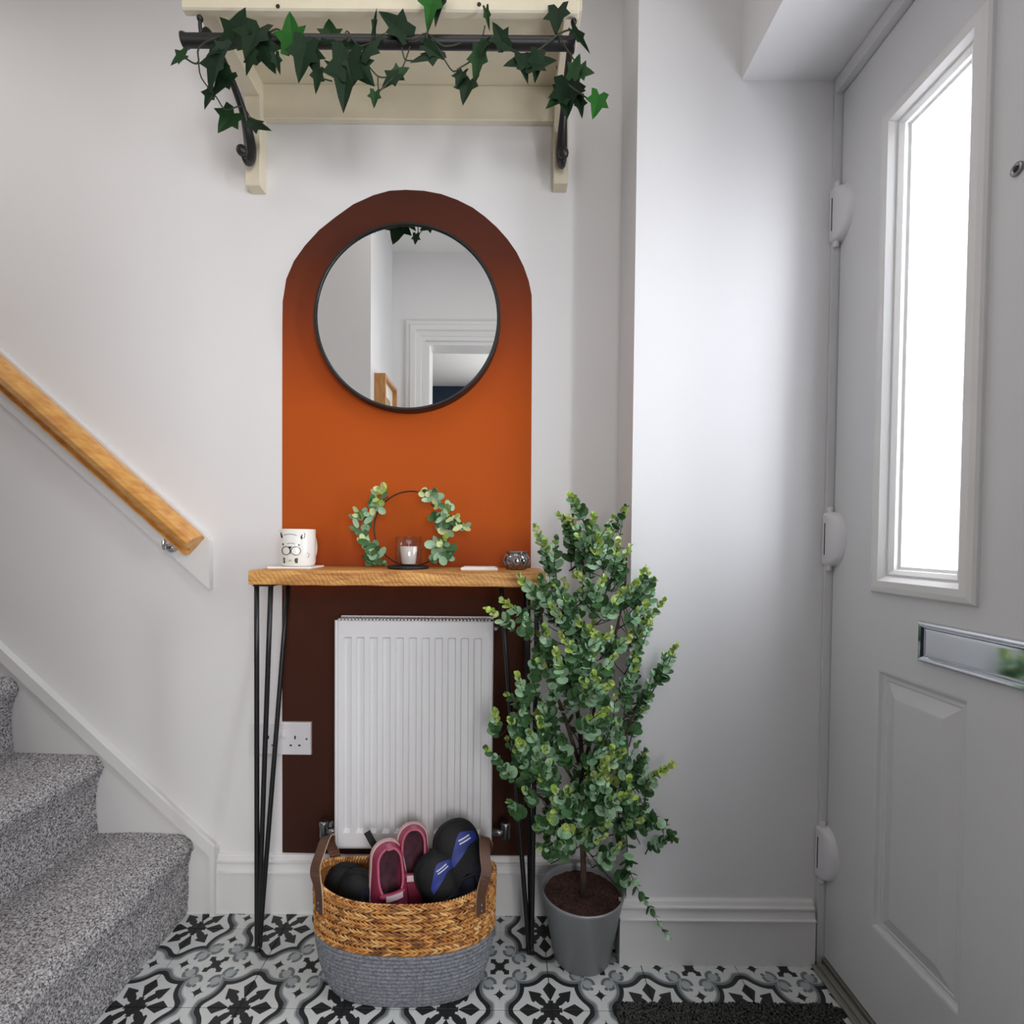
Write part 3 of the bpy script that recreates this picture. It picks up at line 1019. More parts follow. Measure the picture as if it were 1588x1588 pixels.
nx = 70
ring_prof = [(YTf + 0.002, zt0 + 0.001), (YTf, zt0 + 0.003), (YTf - 0.0005, (zt0 + ZT) / 2), (YTf, ZT - 0.004), (YTf + 0.004, ZT), (YB - 0.004, ZT), (YB - 0.002, ZT - 0.002), (YB - 0.002, zt0), ((YTf + YB) / 2, zt0)]
R = []
for i in range(nx + 1):
    x = lerp(tx0, tx1, i / nx)
    k = 0.92 if i in (0, nx) else 1
    yy, zz = (YTf + YB) / 2, (ZT + zt0) / 2
    ring = []
    for q_, (y, z) in enumerate(ring_prof):
        w1 = noise.noise(Vector((x * 14, q_ * 3.1, 2))) * 0.0012
        if q_ in (5, 6, 7): w1 = 0
        top_ = q_ in (4, 5)
        ring.append((x, y + (w1 if not top_ else 0), zz + (z - zz) * k + (w1 if q_ in (0, 1, 3) else 0)))
    R.append(ring)
obj('table_top', MB().rings(R, True, True, 0, False), M['sawn'], tb)
# hairpin legs: three rods meeting at the foot
FT = [(oz(401, 1470, 0.004), [(398, 1.166), (420, 1.166), (447, 1.285)]), (oz(822, 1474, 0.004), [(833, 1.166), (815, 1.285), (777, 1.18)])]
for ft, tops in FT:
    fx, fy = ft.x, ft.y
    mb = MB()
    P3 = []
    for (px, Y) in tops:
        T = oy(px, 912, Y); P3.append(Vector((T.x, Y, zt0)))
    cen = sum(P3, Vector()) / 3
    for i, T in enumerate(P3):
        b = Vector((fx, fy, 0.0085)) + (Vector((T.x, T.y, 0)) - Vector((cen.x, cen.y, 0))) * 0.10
        b.z = 0.006
        mb.tube(smooth_path([T, lerp(T, Vector((b.x, b.y, 0.03)), 0.96), (b.x, b.y, 0.016), (lerp(b.x, fx, 0.6), lerp(b.y, fy, 0.6), 0.0055), (fx, fy, 0.0052)], 4), 0.0056, 10)
    mb.hull([(p.x + a, p.y + c_, zt0 - e) for p in P3 for a in (-0.006, 0.006) for c_ in (-0.006, 0.006) for e in (0.0, 0.003)])
    obj('leg', mb, M['iron'], tb)

# ---- mug on a coaster
cz = ZT
def ontop(px, Y):
    return oy(px, 879, Y).x


ym = 1.235
mx_ = ontop(462, ym)
co = thing('coaster', (ontop(460, ym), ym, cz), 'thin square coaster under the dog mug', 'coaster')
x_ = ontop(460, ym)
obj('slab', MB().box(x_ - 0.050, x_ + 0.050, ym - 0.047, ym + 0.047, cz, cz + 0.005, 0.0015), M['wax'], co)
cz2 = cz + 0.005
rm = 26.2 * ym / F
hm = 57 * ym / F
mug = thing('mug', (mx_, ym, cz2), 'white mug printed with a dog wearing a bow tie', 'mug')
obj('body', MB().lathe([(rm * 0.8, 0), (rm * 0.93, 0.002), (rm, 0.010), (rm, hm - 0.001), (rm - 0.0012, hm), (rm - 0.003, hm - 0.001), (rm - 0.0032, 0.012), (rm * 0.8, 0.006), (0.001, 0.006)], (mx_, ym, cz2), 56), M['china'], mug)
obj('handle', MB().tube(smooth_path([(mx_ + 0.012, ym + rm - 0.003, cz2 + hm * 0.82), (mx_ + 0.016, ym + rm + 0.018, cz2 + hm * 0.80), (mx_ + 0.018, ym + rm + 0.026, cz2 + hm * 0.5), (mx_ + 0.016, ym + rm + 0.018, cz2 + hm * 0.22), (mx_ + 0.012, ym + rm - 0.003, cz2 + hm * 0.2)], 5), 0.0048, 10), M['china'], mug)
# print: strokes wrapped on the cylinder; coordinates in the 1588 px mug crop (u 240..1090, v 300..1200)


def wrap(u, v, off=0.00025):
    dx_ = (u - 668) / 424.0 * rm
    dx_ = max(-rm * 0.985, min(rm * 0.985, dx_))
    # turn the drawing to face the camera
    base = math.atan2(-mx_, ym)
    a = math.asin(dx_ / rm)
    ang = -PI / 2 + a + base * 1.0
    r = rm + off
    return Vector((mx_ + r * math.cos(ang), ym + r * math.sin(ang), cz2 + hm - (v - 300) / 900.0 * hm))


def stroke(mb, pts, w=9, closed=False):
    P = [Vector((a, b, 0)) for a, b in pts]
    if closed: P.append(P[0])
    L_, R_ = [], []
    for i in range(len(P)):
        t = (P[min(i + 1, len(P) - 1)] - P[max(i - 1, 0)]).normalized()
        nn = Vector((-t.y, t.x, 0)) * w
        L_.append(wrap(P[i].x + nn.x, P[i].y + nn.y)); R_.append(wrap(P[i].x - nn.x, P[i].y - nn.y))
    n = len(P)
    mb.add(L_ + R_, [(i, i + 1, n + i + 1, n + i) for i in range(n - 1)])


def blob(mb, pts):
    c = (sum(p[0] for p in pts) / len(pts), sum(p[1] for p in pts) / len(pts))
    mb.add([wrap(*c)] + [wrap(*p) for p in pts], [(0, i + 1, (i + 1) % len(pts) + 1) for i in range(len(pts))])


def circ(cx_, cy_, rx, ry, n=22, a0=0, a1=2 * PI):
    return [(cx_ + rx * math.cos(a0 + (a1 - a0) * i / n), cy_ + ry * math.sin(a0 + (a1 - a0) * i / n)) for i in range(n + (a1 - a0 < 6))]


mb = MB()
blob(mb, [(278, 370), (300, 400), (322, 470), (325, 520), (290, 515), (272, 440)])
blob(mb, [(768, 420), (740, 460), (722, 505), (745, 545), (775, 540), (768, 480)])
stroke(mb, [(815, 395), (828, 430), (822, 490), (800, 530)], 7)
stroke(mb, circ(335, 668, 14, 18, 10), 8, True)
stroke(mb, circ(690, 685, 14, 16, 10), 8, True)
blob(mb, [(455, 715), (490, 722), (530, 715), (525, 745), (495, 770), (465, 748)])
stroke(mb, [(495, 765), (497, 830), (495, 905)], 8)
stroke(mb, circ(400, 820, 92, 98), 9, True)
stroke(mb, circ(622, 825, 108, 100), 8, True)
obj('printed_dog', mb, M['ink'], mug, fix=False)
mb = MB()
stroke(mb, [(355, 450), (420, 432), (500, 428), (580, 436), (640, 462)], 6)
stroke(mb, [(420, 655), (480, 642), (560, 645), (600, 658)], 6)
stroke(mb, circ(870, 930, 50, 60, 14, -1.4, 1.4), 5)
tag(obj('printed_lines', mb, M['ink_grey'], mug, fix=False), kind='stuff')
mb = MB()
blob(mb, [(318, 985), (345, 985), (420, 1030), (545, 1030), (640, 990), (668, 990), (665, 1115), (640, 1118), (545, 1080), (420, 1080), (360, 1118), (318, 1115)])
obj('printed_bow_tie', mb, M['bow'], mug, fix=False)
mb = MB()
blob(mb, [(345, 990), (378, 990), (372, 1050), (385, 1112), (350, 1112)])
blob(mb, [(600, 1000), (668, 995), (664, 1110), (610, 1115), (590, 1050)])
tag(obj('printed_bow_ends', mb, M['ink'], mug, fix=False), kind='stuff')
for o in bpy.data.objects:
    if o.name.startswith('printed_bow_ends'):
        for v in o.data.vertices:
            d_ = (v.co.xy).normalized() * 0.0002
            v.co.x += d_.x; v.co.y += d_.y

# ---- eucalyptus leaf meshes (shared)
def leaf_mesh(mi, L=1.0, W=0.9, cup=0.25, n=9):
    mb = MB()
    rim = []
    for i in range(n):
        a = 2 * PI * i / n - PI / 2
        x, y = W / 2 * math.cos(a), L / 2 + L / 2 * math.sin(a)
        rim.append((x, y, cup * (abs(x) * 0.8 + (y - L / 2) ** 2 * 0.7)))
    mb.add([(0, L / 2, 0)] + rim, [(0, i + 1, (i + 1) % n + 1) for i in range(n)], 0, True)
    return mb


LF = [leaf_mesh(0, 1, 0.95, 0.3), leaf_mesh(0, 1, 0.78, 0.4), leaf_mesh(0, 1.15, 0.55, 0.3), leaf_mesh(0, 1.0, 0.9, 0.6)]
EM = ['euc0', 'euc1', 'euc2', 'euc3']
LM = [[mesh('leaf', l, M[e], fix=False) for e in EM] for l in LF]


def frame_to(dirv, nrm, s, loc):
    y = Vector(dirv).normalized()
    z = Vector(nrm) - y * Vector(nrm).dot(y)
    if z.length < 1e-4: z = y.orthogonal()
    z.normalize()
    x = y.cross(z)
    m = Matrix((x * s, y * s, z * s)).transposed().to_4x4()
    m.translation = Vector(loc)
    return m


def put_leaf(store, loc, dirv, nrm, s, shape, tone):
    store.append((frame_to(dirv, nrm, s, loc), shape, tone, s))


# ---- wreath candle holder
yw = 1.245
wx = ontop(633, yw)
wr = thing('wreath_candle_holder', (wx, yw, cz), 'black hoop candle holder with artificial eucalyptus on the table', 'candle holder')
tray = MB().lathe([(0.047, 0), (0.049, 0.001), (0.049, 0.006), (0.047, 0.0075), (0.001, 0.0075)], (wx, yw, cz), 40)
obj('tray', tray, M['black'], wr)
hr2 = 59.5 * yw / F
hc = cz + 0.004 + hr2 + 0.001
yh = yw + 0.040
obj('hoop', MB().tube([(wx + hr2 * math.cos(a), yh, hc + hr2 * math.sin(a)) for a in [2 * PI * i / 72 for i in range(72)]], 0.0017, 8, loop=True), M['iron'], wr)
clusters = [  # px, py, spread, n, lengthpx, tones
    (590, 762, 6, 7, 13, (3, 2, 3)), (584, 778, 8, 9, 14, (0, 2, 1)), (579, 790, 8, 9, 15, (1, 3, 0)), (560, 800, 7, 6, 12, (3, 1, 2)),
    (566, 806, 10, 9, 17, (1, 1, 0)), (568, 822, 9, 8, 15, (0, 1, 0)), (568, 838, 6, 6, 11, (3, 2, 0)), (577, 846, 10, 9, 17, (1, 0, 1)),
    (580, 862, 9, 9, 18, (1, 0, 0)), (576, 872, 9, 6, 15, (0, 0, 1)), (592, 873, 9, 5, 9, (1, 0, 3)),
    (660, 766, 7, 7, 13, (3, 1, 0)), (670, 772, 6, 6, 17, (1, 1, 3)), (683, 784, 8, 8, 14, (1, 3, 0)), (692, 796, 9, 9, 16, (2, 1, 1)),
    (683, 806, 10, 8, 15, (0, 0, 1)), (697, 816, 9, 9, 17, (1, 0, 1)), (710, 806, 7, 8, 13, (2, 3, 3)), (716, 818, 7, 7, 15, (3, 1, 1)),
    (690, 832, 8, 8, 13, (3, 2, 1)), (683, 846, 10, 9, 18, (1, 1, 0)), (690, 858, 10, 10, 18, (1, 0, 0)), (676, 868, 9, 6, 12, (0, 1, 0)), (694, 866, 8, 7, 14, (0, 1, 0))]
store = []
for (px, py, sp, n, lp, tones) in clusters:
    for k in range(n):
        x, y = px + random.gauss(0, sp * 0.5), py + random.gauss(0, sp * 0.5)
        Y = yh - 0.004 - abs(random.gauss(0, 0.012))
        p = oy(x, y, Y)
        if p.z < cz + 0.004: p.z = cz + 0.004 + random.random() * 0.006
        d = Vector((random.uniform(-1, 1), random.uniform(-0.9, 0.1), random.uniform(-0.7, 1.2)))
        if p.z < cz + 0.02: d.z = abs(d.z) + 0.2
        nv = Vector((random.uniform(-0.6, 0.6), -1, random.uniform(-0.3, 0.6)))
        put_leaf(store, p, d, nv, lp * random.uniform(0.75, 1.15) * Y / F, random.choice((1, 2, 2, 1)), random.choice(tones))
for m_, sh, tn, s in store:
    inst('leaf', LM[sh][tn], wr, m_)
mb = MB()
for pts in ([(602, 770), (588, 780), (578, 792), (572, 806), (570, 822), (570, 840), (574, 856), (583, 870), (596, 877)], [(662, 768), (676, 780), (688, 794), (694, 812), (695, 832), (692, 848), (684, 864), (672, 875)]):
    mb.tube([oy(x, y, yh - 0.003) for x, y in pts], 0.0016, 6)
obj('twig', mb, M['bark'], wr)

gx, gy, gz0 = ontop(634, yw), yw - 0.002, cz + 0.0075
gr = 20.5 * yw / F
gh = 45 * yw / F
jar = thing('candle_glass', (gx, gy, gz0), 'clear smoked glass tumbler standing on the wreath tray', 'glass')
obj('tumbler', MB().lathe([(gr - 0.001, 0), (gr, 0.001), (gr + 0.0003, gh), (gr - 0.002, gh), (gr - 0.0022, 0.004), (0.001, 0.0035)], (gx, gy, gz0), 48), M['jar_glass'], jar)
cn = thing('votive_candle', (gx, gy, gz0 + 0.004), 'white votive candle inside the glass tumbler', 'candle')
obj('wax', MB().lathe([(0.0155, 0), (0.0165, 0.001), (0.0205, 0.040), (0.0195, 0.0425), (0.014, 0.0412), (0.001, 0.040)], (gx, gy, gz0 + 0.004), 32), M['wax'], cn)
obj('wick', MB().tube([(gx, gy, gz0 + 0.043), (gx + 0.0005, gy, gz0 + 0.052), (gx + 0.001, gy, gz0 + 0.056)], 0.0008, 6), M['label'], cn)

# ---- white slab and tealight
yk = 1.215
kx = ontop(744, yk)
kk = thing('ceramic_tray', (kx, yk, cz), 'small white rectangular ceramic dish lying flat beside the tealight holder', 'dish')
obj('dish', MB().box(kx - 0.043, kx + 0.043, yk - 0.032, yk + 0.032, cz, cz + 0.0075, 0.002), M['china'], kk)
obj('inlay', MB().box(kx - 0.037, kx + 0.037, yk - 0.026, yk + 0.026, cz + 0.0075, cz + 0.0082, 0.0003), M['wax'], kk)
yt = 1.245
tx = ontop(801, yt)
tl = thing('tealight_holder', (tx, yt, cz), 'squat cut-glass tealight holder at the right end of the table', 'candle holder')
pr = [(0.020, 0), (0.0225, 0.001), (0.029, 0.009), (0.0315, 0.019), (0.030, 0.029), (0.0255, 0.037), (0.0225, 0.040), (0.0235, 0.0435), (0.021, 0.0435), (0.0195, 0.038), (0.0255, 0.029), (0.026, 0.018), (0.018, 0.004), (0.001, 0.004)]
obj('bowl', MB().lathe(pr, (tx, yt, cz), 40), M['cut_glass'], tl)
mb = MB()
for k in range(12):
    for sgn in (-1, 1):
        pts = []
        for i in range(7):
            t = i / 6
            z = lerp(0.003, 0.040, t)
            r = 0.0235 + 0.0088 * math.sin(PI * min(1, t * 1.05))
            a = 2 * PI * (k + 0.9 * sgn * t) / 12
            pts.append((tx + r * math.cos(a), yt + r * math.sin(a), cz + z))
        mb.tube(pts, 0.0011, 5)
tag(obj('cut_pattern', mb, M['steel'], tl), kind='stuff')
obj('rim', MB().tube([(tx + 0.0232 * math.cos(a), yt + 0.0232 * math.sin(a), cz + 0.043) for a in [2 * PI * i / 40 for i in range(40)]], 0.0015, 6, loop=True), M['steel'], tl)

# ---- wall shelf
sh = thing('coat_shelf', (-0.25, YB, 1.88), 'cream wooden wall shelf with black iron brackets and hanging rail', 'shelf')
zs0, zs1 = 2.100, 2.118
yl = 1.062                      # front of the lip
xa, xb = oy(280, 10, yl).x, oy(899, 14, yl).x
obj('shelf_board', MB().box(xa, xb, yl + 0.018, YB, zs0, zs1, 0.002), M['cream'], sh)
zl0 = oy(600, 16, yl).z
lip = obj('front_lip', MB().box(xa, xb, yl, yl + 0.018, zl0, zs1 + 0.004, 0.003), M['cream'], sh)
for (x, y) in ((431, 10), (743, 7)):
    c = oy(x, y, yl)
    obj('screw', MB().lathe([(0.0042, 0), (0.0042, 0.0008), (0.002, 0.001)], (c.x, yl, c.z), 12, axis='y'), M['black'], lip)
ba, bb = oy(396, 150, YB - 0.018), oy(872, 187, YB - 0.018)
bx0, bx1 = ba.x, bb.x
obj('back_rail', MB().box(bx0 - 0.01, bx1 + 0.01, YB - 0.018, YB, bb.z, zs0, 0.002), M['cream'], sh)
rdY, rdx0, rdx1 = 1.075, oy(284, 66, 1.075).x, oy(891, 62, 1.075).x
rz_ = oy(600, 65.5, 1.075).z
rod = MB().lathe([(0.0155, 0), (0.0155, 0.004), (0.0122, 0.010)] + [(0.0122, 0.02), (0.0122, rdx1 - rdx0 - 0.01), (0.0145, rdx1 - rdx0 - 0.004), (0.0145, rdx1 - rdx0)], (rdx1, rdY, rz_), 20, axis='x')
obj('hanging_rod', rod, M['iron'], sh)
for (la_, lb_, ly_) in ((380, 403.5, 287), (858.5, 881, 284)):
    yl_ = 1.292
    a, b = oy(la_, ly_, yl_), oy(lb_, ly_, yl_)
    xm = (a.x + b.x) / 2
    sd = obj('bracket_post', MB().box(a.x, b.x, yl_, YB, a.z, zs0 - 0.0, 0.0015), M['cream'], sh)
    obj('bracket_arm', MB().box(a.x, b.x, yl + 0.018, yl_, zs0 - 0.045, zs0, 0.0015), M['cream'], sh)
    pts = [(1.248, 1.876, 0.0055), (1.256, 1.872, 0.006), (1.268, 1.876, 0.008), (1.279, 1.892, 0.0115), (1.281, 1.920, 0.0135), (1.270, 1.950, 0.012), (1.246, 1.980, 0.009), (1.205, 2.004, 0.008), (1.160, 2.020, 0.007), (1.120, 2.026, 0.007), (1.096, 2.022, 0.0065), (1.084, rz_ + 0.016, 0.006), (1.074, rz_ + 0.024, 0.004), (1.073, rz_ + 0.038, 0.0035)]
    P4 = smooth_path([(p[0], p[1], p[2]) for p in pts], 4)
    mb = MB().tube([(xm, p[0], p[1]) for p in P4], [p[2] for p in P4], 10)
    br = obj('iron_bracket', mb, M['iron'], sh)
    mb = MB()
    for (y, z, r) in ((1.240, 1.884, 0.0125), (1.073, rz_ + 0.042, 0.0062)):
        mb.lathe([(r * math.sin(PI * i / 10) + 1e-4, -r * math.cos(PI * i / 10)) for i in range(11)], (xm, y, z), 16)
    obj('ball_end', mb, M['iron'], br)
    obj('screw', MB().lathe([(0.0035, 0), (0.0035, 0.0012), (0.001, 0.0016)], (b.x if la_ < 500 else a.x, 1.235, zs0 - 0.022), 10, axis='x'), M['black'], sh)

# ---- ivy garland
iv = thing('ivy_garland', (-0.25, 1.0, rz_ + 0.013), 'artificial dark green ivy garland wound along the black shelf rail', 'garland')


def ivy_mesh(mi, fold=0.22):
    half = [(0, 0.04), (0.17, -0.12), (0.40, -0.06), (0.34, 0.20), (0.54, 0.46), (0.27, 0.50), (0.14, 0.78), (0, 1.0)]
    out = half + [(-x, y) for x, y in half[-2:0:-1]]
    mb = MB()
    vs = [(0, 0.32, 0.0)] + [(x, y, fold * abs(x) - 0.12 * (y - 0.35) ** 2) for x, y in out]
    mb.add(vs, [(0, i + 1, (i + 1) % len(out) + 1) for i in range(len(out))], 0, False)
    return mesh('leaf', mb, M['ivy%d' % mi], fix=False)


IV = [ivy_mesh(0), ivy_mesh(1), ivy_mesh(2), ivy_mesh(0, -0.25), ivy_mesh(1, 0.45)]
# centre px, length px, tip angle (0 up, clockwise), width factor, material, depth
LV = [(277, 92, 34, 250, .9, 1, 1.0), (334, 108, 66, 205, .9, 0, .995), (325, 152, 36, 215, .9, 0, 1.05), (352, 188, 46, 215, .9, 1, 1.14), (400, 192, 50, 118, .5, 3, 1.18),
      (370, 42, 60, 22, .95, 0, 1.0), (392, 62, 66, 200, .95, 0, .992), (412, 82, 62, 155, .8, 3, .996), (452, 50, 60, 355, .9, 2, .992), (470, 92, 66, 195, .8, 0, .99), (484, 88, 60, 160, .7, 3, .992), (492, 124, 38, 190, .6, 0, 1.0),
      (512, 48, 36, 355, 1.1, 1, 1.04), (536, 122, 88, 190, .75, 0, .99), (560, 108, 62, 140, .8, 3, .995), (546, 103, 50, 180, .6, 0, .985), (520, 108, 46, 310, .5, 0, .99), (576, 68, 56, 45, .6, 3, .99), (582, 34, 40, 8, .25, 0, .99),
      (612, 38, 58, 305, .8, 0, 1.0), (606, 125, 38, 235, .8, 0, 1.0), (621, 113, 32, 60, .8, 1, 1.0), (581, 153, 28, 185, .8, 1, 1.0), (668, 12, 66, 190, .6, 2, .985), (682, 12, 60, 195, .5, 0, .99),
      (660, 84, 56, 240, .8, 3, .99), (672, 80, 40, 120, .6, 0, .99), (713, 122, 34, 200, .8, 0, 1.0), (724, 140, 50, 195, .85, 0, .998), (741, 100, 62, 190, .55, 1, .995), (756, 28, 36, 170, .35, 1, 1.0), (752, 68, 40, 30, .4, 0, .99),
      (774, 55, 42, 330, .8, 0, .99), (787, 70, 40, 130, .5, 3, .99), (802, 98, 44, 255, .8, 0, .99), (812, 108, 42, 160, .6, 0, .99), (838, 98, 56, 70, .8, 0, .995), (832, 102, 46, 185, .7, 0, .992), (864, 30, 46, 185, .95, 0, 1.0), (900, 62, 46, 135, .35, 0, .99),
      (893, 103, 46, 15, .6, 1, .995), (907, 112, 30, 95, .95, 1, .995), (868, 152, 50, 240, .9, 1, 1.08), (880, 150, 58, 180, 1.0, 0, 1.07), (893, 148, 50, 160, .7, 0, 1.075), (925, 163, 38, 195, 1.0, 2, 1.05), (900, 165, 36, 170, .6, 0, 1.075),
      (345, 128, 48, 225, .8, 0, 1.02), (340, 78, 44, 240, .5, 0, .992), (385, 95, 38, 200, .8, 3, .99), (430, 98, 36, 165, .5, 0, .99), (540, 72, 30, 90, .4, 0, .99), (500, 68, 40, 270, .3, 0, .99)]
for (px, py, Lp, ang, wf, mi_, Y) in LV:
    Y += 0.055 * (1.25 - Y) / 0.25
    Lp *= 0.92
    s = Lp * Y / F
    a = math.radians(ang)
    d = Vector((math.sin(a), random.uniform(-0.2, 0.2), math.cos(a))).normalized()
    c = oy(px, py, Y)
    nv = Vector((random.uniform(-.35, .35), -1, random.uniform(-.3, .3)))
    m_ = frame_to(d, nv, s, c - d * s * 0.45)
    m_ = m_ @ Matrix.Diagonal((wf, 1, 1, 1))
    inst('leaf', IV[mi_], iv, m_)
mb = MB()


def vine(pts, r=0.0014):
    mb.tube(smooth_path([oy(x, y, Y + 0.055 * (1.25 - Y) / 0.25) for x, y, Y in pts], 4), r, 5)


vine([(282, 86, 1.0), (300, 98, 1.0), (308, 95, 1.0), (308, 75, 1.0), (330, 60, .998), (360, 55, 1.03), (400, 60, 1.0), (430, 45, 1.0), (450, 62, 1.0), (500, 60, 1.03), (530, 70, 1.0), (545, 60, 1.0), (560, 72, .998), (600, 58, 1.03), (640, 62, .998), (662, 52, 1.0), (690, 72, .998), (740, 60, 1.03), (780, 60, .998), (800, 82, .998), (830, 80, .998), (868, 52, 1.0), (890, 48, 1.0), (905, 70, .995)], 0.0017)
vine([(308, 92, 1.0), (312, 120, 1.01), (335, 150, 1.05), (350, 170, 1.1), (375, 165, 1.15), (390, 185, 1.17)])
vine([(536, 100, 1.0), (522, 90, 1.0), (528, 78, 1.0)])
vine([(500, 122, 1.0), (515, 126, 1.0)])
vine([(528, 72, 1.0), (527, 95, 1.0), (523, 120, 1.0)])
vine([(555, 78, 1.0), (570, 100, 1.0), (586, 118, 1.0), (600, 120, 1.0)])
vine([(586, 118, 1.0), (588, 140, 1.0), (602, 128, 1.0), (622, 108, 1.0), (630, 90, 1.0), (636, 72, 1.0)])
vine([(623, 74, 1.0), (628, 92, 1.0), (640, 94, 1.0)])
vine([(668, 30, .99), (662, 52, .99), (665, 90, .99)])
vine([(672, 62, .995), (685, 85, .995), (702, 110, .998), (715, 104, .998), (735, 92, .998)])
vine([(752, 40, 1.0), (749, 55, 1.0)])
vine([(862, 48, 1.0), (885, 85, 1.0), (892, 95, 1.0)])
vine([(880, 130, 1.03), (900, 145, 1.05), (915, 155, 1.05)])
vine([(540, 52, 1.0), (533, 62, 1.0), (538, 48, 1.0), (548, 62, 1.0)])
obj('vine', mb, M['ivy_vine'], iv)

# ---- doormat
ma = oz(952, 1549, 0.012)
mt = thing('doormat', (0.46, 0.80, 0), 'charcoal grey ribbed pile doormat lying by the front door', 'doormat')
mx0, mx1, my0, my1 = ma.x, 0.695, 0.52, ma.y
obj('backing', MB().box(mx0, mx1, my0, my1, 0.0, 0.005, 0.001), M['black'], mt)
mb = MB()
NX, NYm = 190, 230
vs = []
for j in range(NYm):
    for i in range(NX):
        x, y = lerp(mx0, mx1, i / (NX - 1)), lerp(my0, my1, j / (NYm - 1))
        e = min(i, j, NX - 1 - i, NYm - 1 - j)
        z = 0.0045 if e == 0 else 0.0085 + random.uniform(-0.0025, 0.003)
        vs.append((x + random.uniform(-.0008, .0008) * (e > 0), y + random.uniform(-.0008, .0008) * (e > 0), z))
mb.add(vs, [(j * NX + i, j * NX + i + 1, (j + 1) * NX + i + 1, (j + 1) * NX + i) for j in range(NYm - 1) for i in range(NX - 1)], 0, False)
tag(obj('pile', mb, M['mat'], mt, fix=False), kind='stuff')

# ---- belly basket
BX, BYc = 0.0, 0.0
bl, brr = oy(486, 1350, 1.112), oy(772, 1352, 1.112)
bcx = (bl.x + brr.x) / 2
ra_ = (brr.x - bl.x) / 2 - 0.006
HB = 0.226
KEY = [  # z, half width, half depth, centre x shift, centre y
    (0.000, ra_ * 0.80, 0.068, 0.000, 1.118), (0.020, ra_ * 0.86, 0.073, 0.000, 1.116), (0.060, ra_ * 0.93, 0.078, 0.000, 1.114), (0.110, ra_ * 0.975, 0.080, 0, 1.112),
    (0.160, ra_ * 0.985, 0.081, 0, 1.112), (0.205, ra_ * 0.99, 0.082, 0, 1.112), (0.250, ra_ * 1.0, 0.083, 0, 1.112)]


def bas(z, ang, off=0.0):
    z = max(0, min(z, 0.2499))
    for i in range(len(KEY) - 1):
        if KEY[i][0] <= z <= KEY[i + 1][0]:
            t = (z - KEY[i][0]) / (KEY[i + 1][0] - KEY[i][0])
            a, b, sx, sy = [lerp(KEY[i][q], KEY[i + 1][q], t) for q in range(1, 5)]
            break
    c_, s_ = math.cos(ang), math.sin(ang)
    e = 0.86
    return Vector((bcx + sx + (a + off) * math.copysign(abs(c_) ** e, c_), sy + (b + off) * math.copysign(abs(s_) ** e, s_), 0))


def rimlift(ang):
    return 0.026 * abs(math.cos(ang)) ** 3        # rim rises to the handles


bk_ = thing('basket', (bcx, 1.133, 0), 'two-tone basket with woven straw top, grey rope base and brown leather handles', 'basket')
ZG = 0.116
nr = 14
NA = 110
for k in range(nr):
    z = 0.0045 + k * (ZG - 0.0045) / (nr - 1)
    pts = []
    for i in range(NA):
        a = 2 * PI * i / NA
        v = bas(z, a)
        v.z = z + 0.010 * (k / nr) * abs(math.cos(a)) ** 2 + 0.0004 * noise.noise(v * 40)
        pts.append(v)
    obj('rope_coil', MB().tube(pts, 0.0049, 8, loop=True), M['rope'], bk_)
obj('base', MB().prism([tuple(bas(0.004, 2 * PI * i / 48, -0.004).xy) for i in range(48)], 0.001, 0.008, 'z'), M['rope'], bk_)
# inner wall
R = []
for z in (0.10, 0.14, 0.18, 0.21, HB):
    ring = []
    for i in range(80):
        a = 2 * PI * i / 80
        v = bas(z, a, -0.003)
        v.z = z + (rimlift(a) * (z - 0.1) / (HB - 0.1)) - 0.002
        ring.append(v)
    R.append(ring)
obj('inner_wall', MB().rings(R, True, False, 0, True), M['straw2'], bk_, fix=False)
# plaited straw: chevron strands in seven bands
NB = 6
mbs = MB()
zb0 = ZG + 0.004


def strand(mb, a0, z0, a1, z1, off0, off1, w, mi):
    K = 4
    R = []
    for i in range(K + 1):
        t = i / K
        a = lerp(a0, a1, t)
        z = lerp(z0, z1, t)
        zz = z + (0.010 + (rimlift(a) - 0.010 * 0) * 0) * 0
        f = (z - ZG) / (HB - ZG)
        lift = lerp(0.010 * abs(math.cos(a)) ** 2, rimlift(a), max(0, min(1, f)))
        bulge = math.sin(PI * min(1, max(0, t))) * 0.0036
        cpt = bas(z, a, lerp(off0, off1, t) + bulge)
        cpt.z = z + lift
        nrm = Vector((cpt.x - bcx, (cpt.y - 1.112) * 2.5, 0)).normalized()
        d_a = bas(z, a + 0.01) - bas(z, a - 0.01)
        tg = Vector((d_a.x, d_a.y, 0)).normalized()
        dirv = (tg * ((a1 - a0) * 0.2) + Vector((0, 0, z1 - z0))).normalized()
        sd = dirv.cross(nrm).normalized()
        ww = w * (0.55 if i in (0, K) else 1)
        R.append([cpt + sd * ww, cpt + nrm * ww * 0.55, cpt - sd * ww, cpt - nrm * ww * 0.4])
    mb.rings(R, True, True, mi, True)


bh = (HB - zb0) / NB
for b in range(NB):
    zlo = zb0 + b * bh
    N_ = 60
    for i in range(N_):
        a = 2 * PI * (i + 0.5 * (b % 2) + random.uniform(-.12, .12)) / N_
        st_ = 2 * PI / N_
        for q in range(2):
            aa = a + q * st_ * 0.48
            wv = random.uniform(0.0023, 0.0034)
            strand(mbs, aa, zlo + random.uniform(-.001, .001), aa + st_ * 1.25, zlo + bh * 0.56, 0.0, 0.0012, wv, random.choice((0, 0, 1, 2)))
            strand(mbs, aa + st_ * 1.25, zlo + bh * 0.46, aa, zlo + bh * 1.02, 0.0012, 0.0, wv, random.choice((0, 0, 1, 2)))
tag(obj('straw_plait', mbs, [M['straw'], M['straw2'], M['straw3']], bk_, fix=False), kind='stuff')
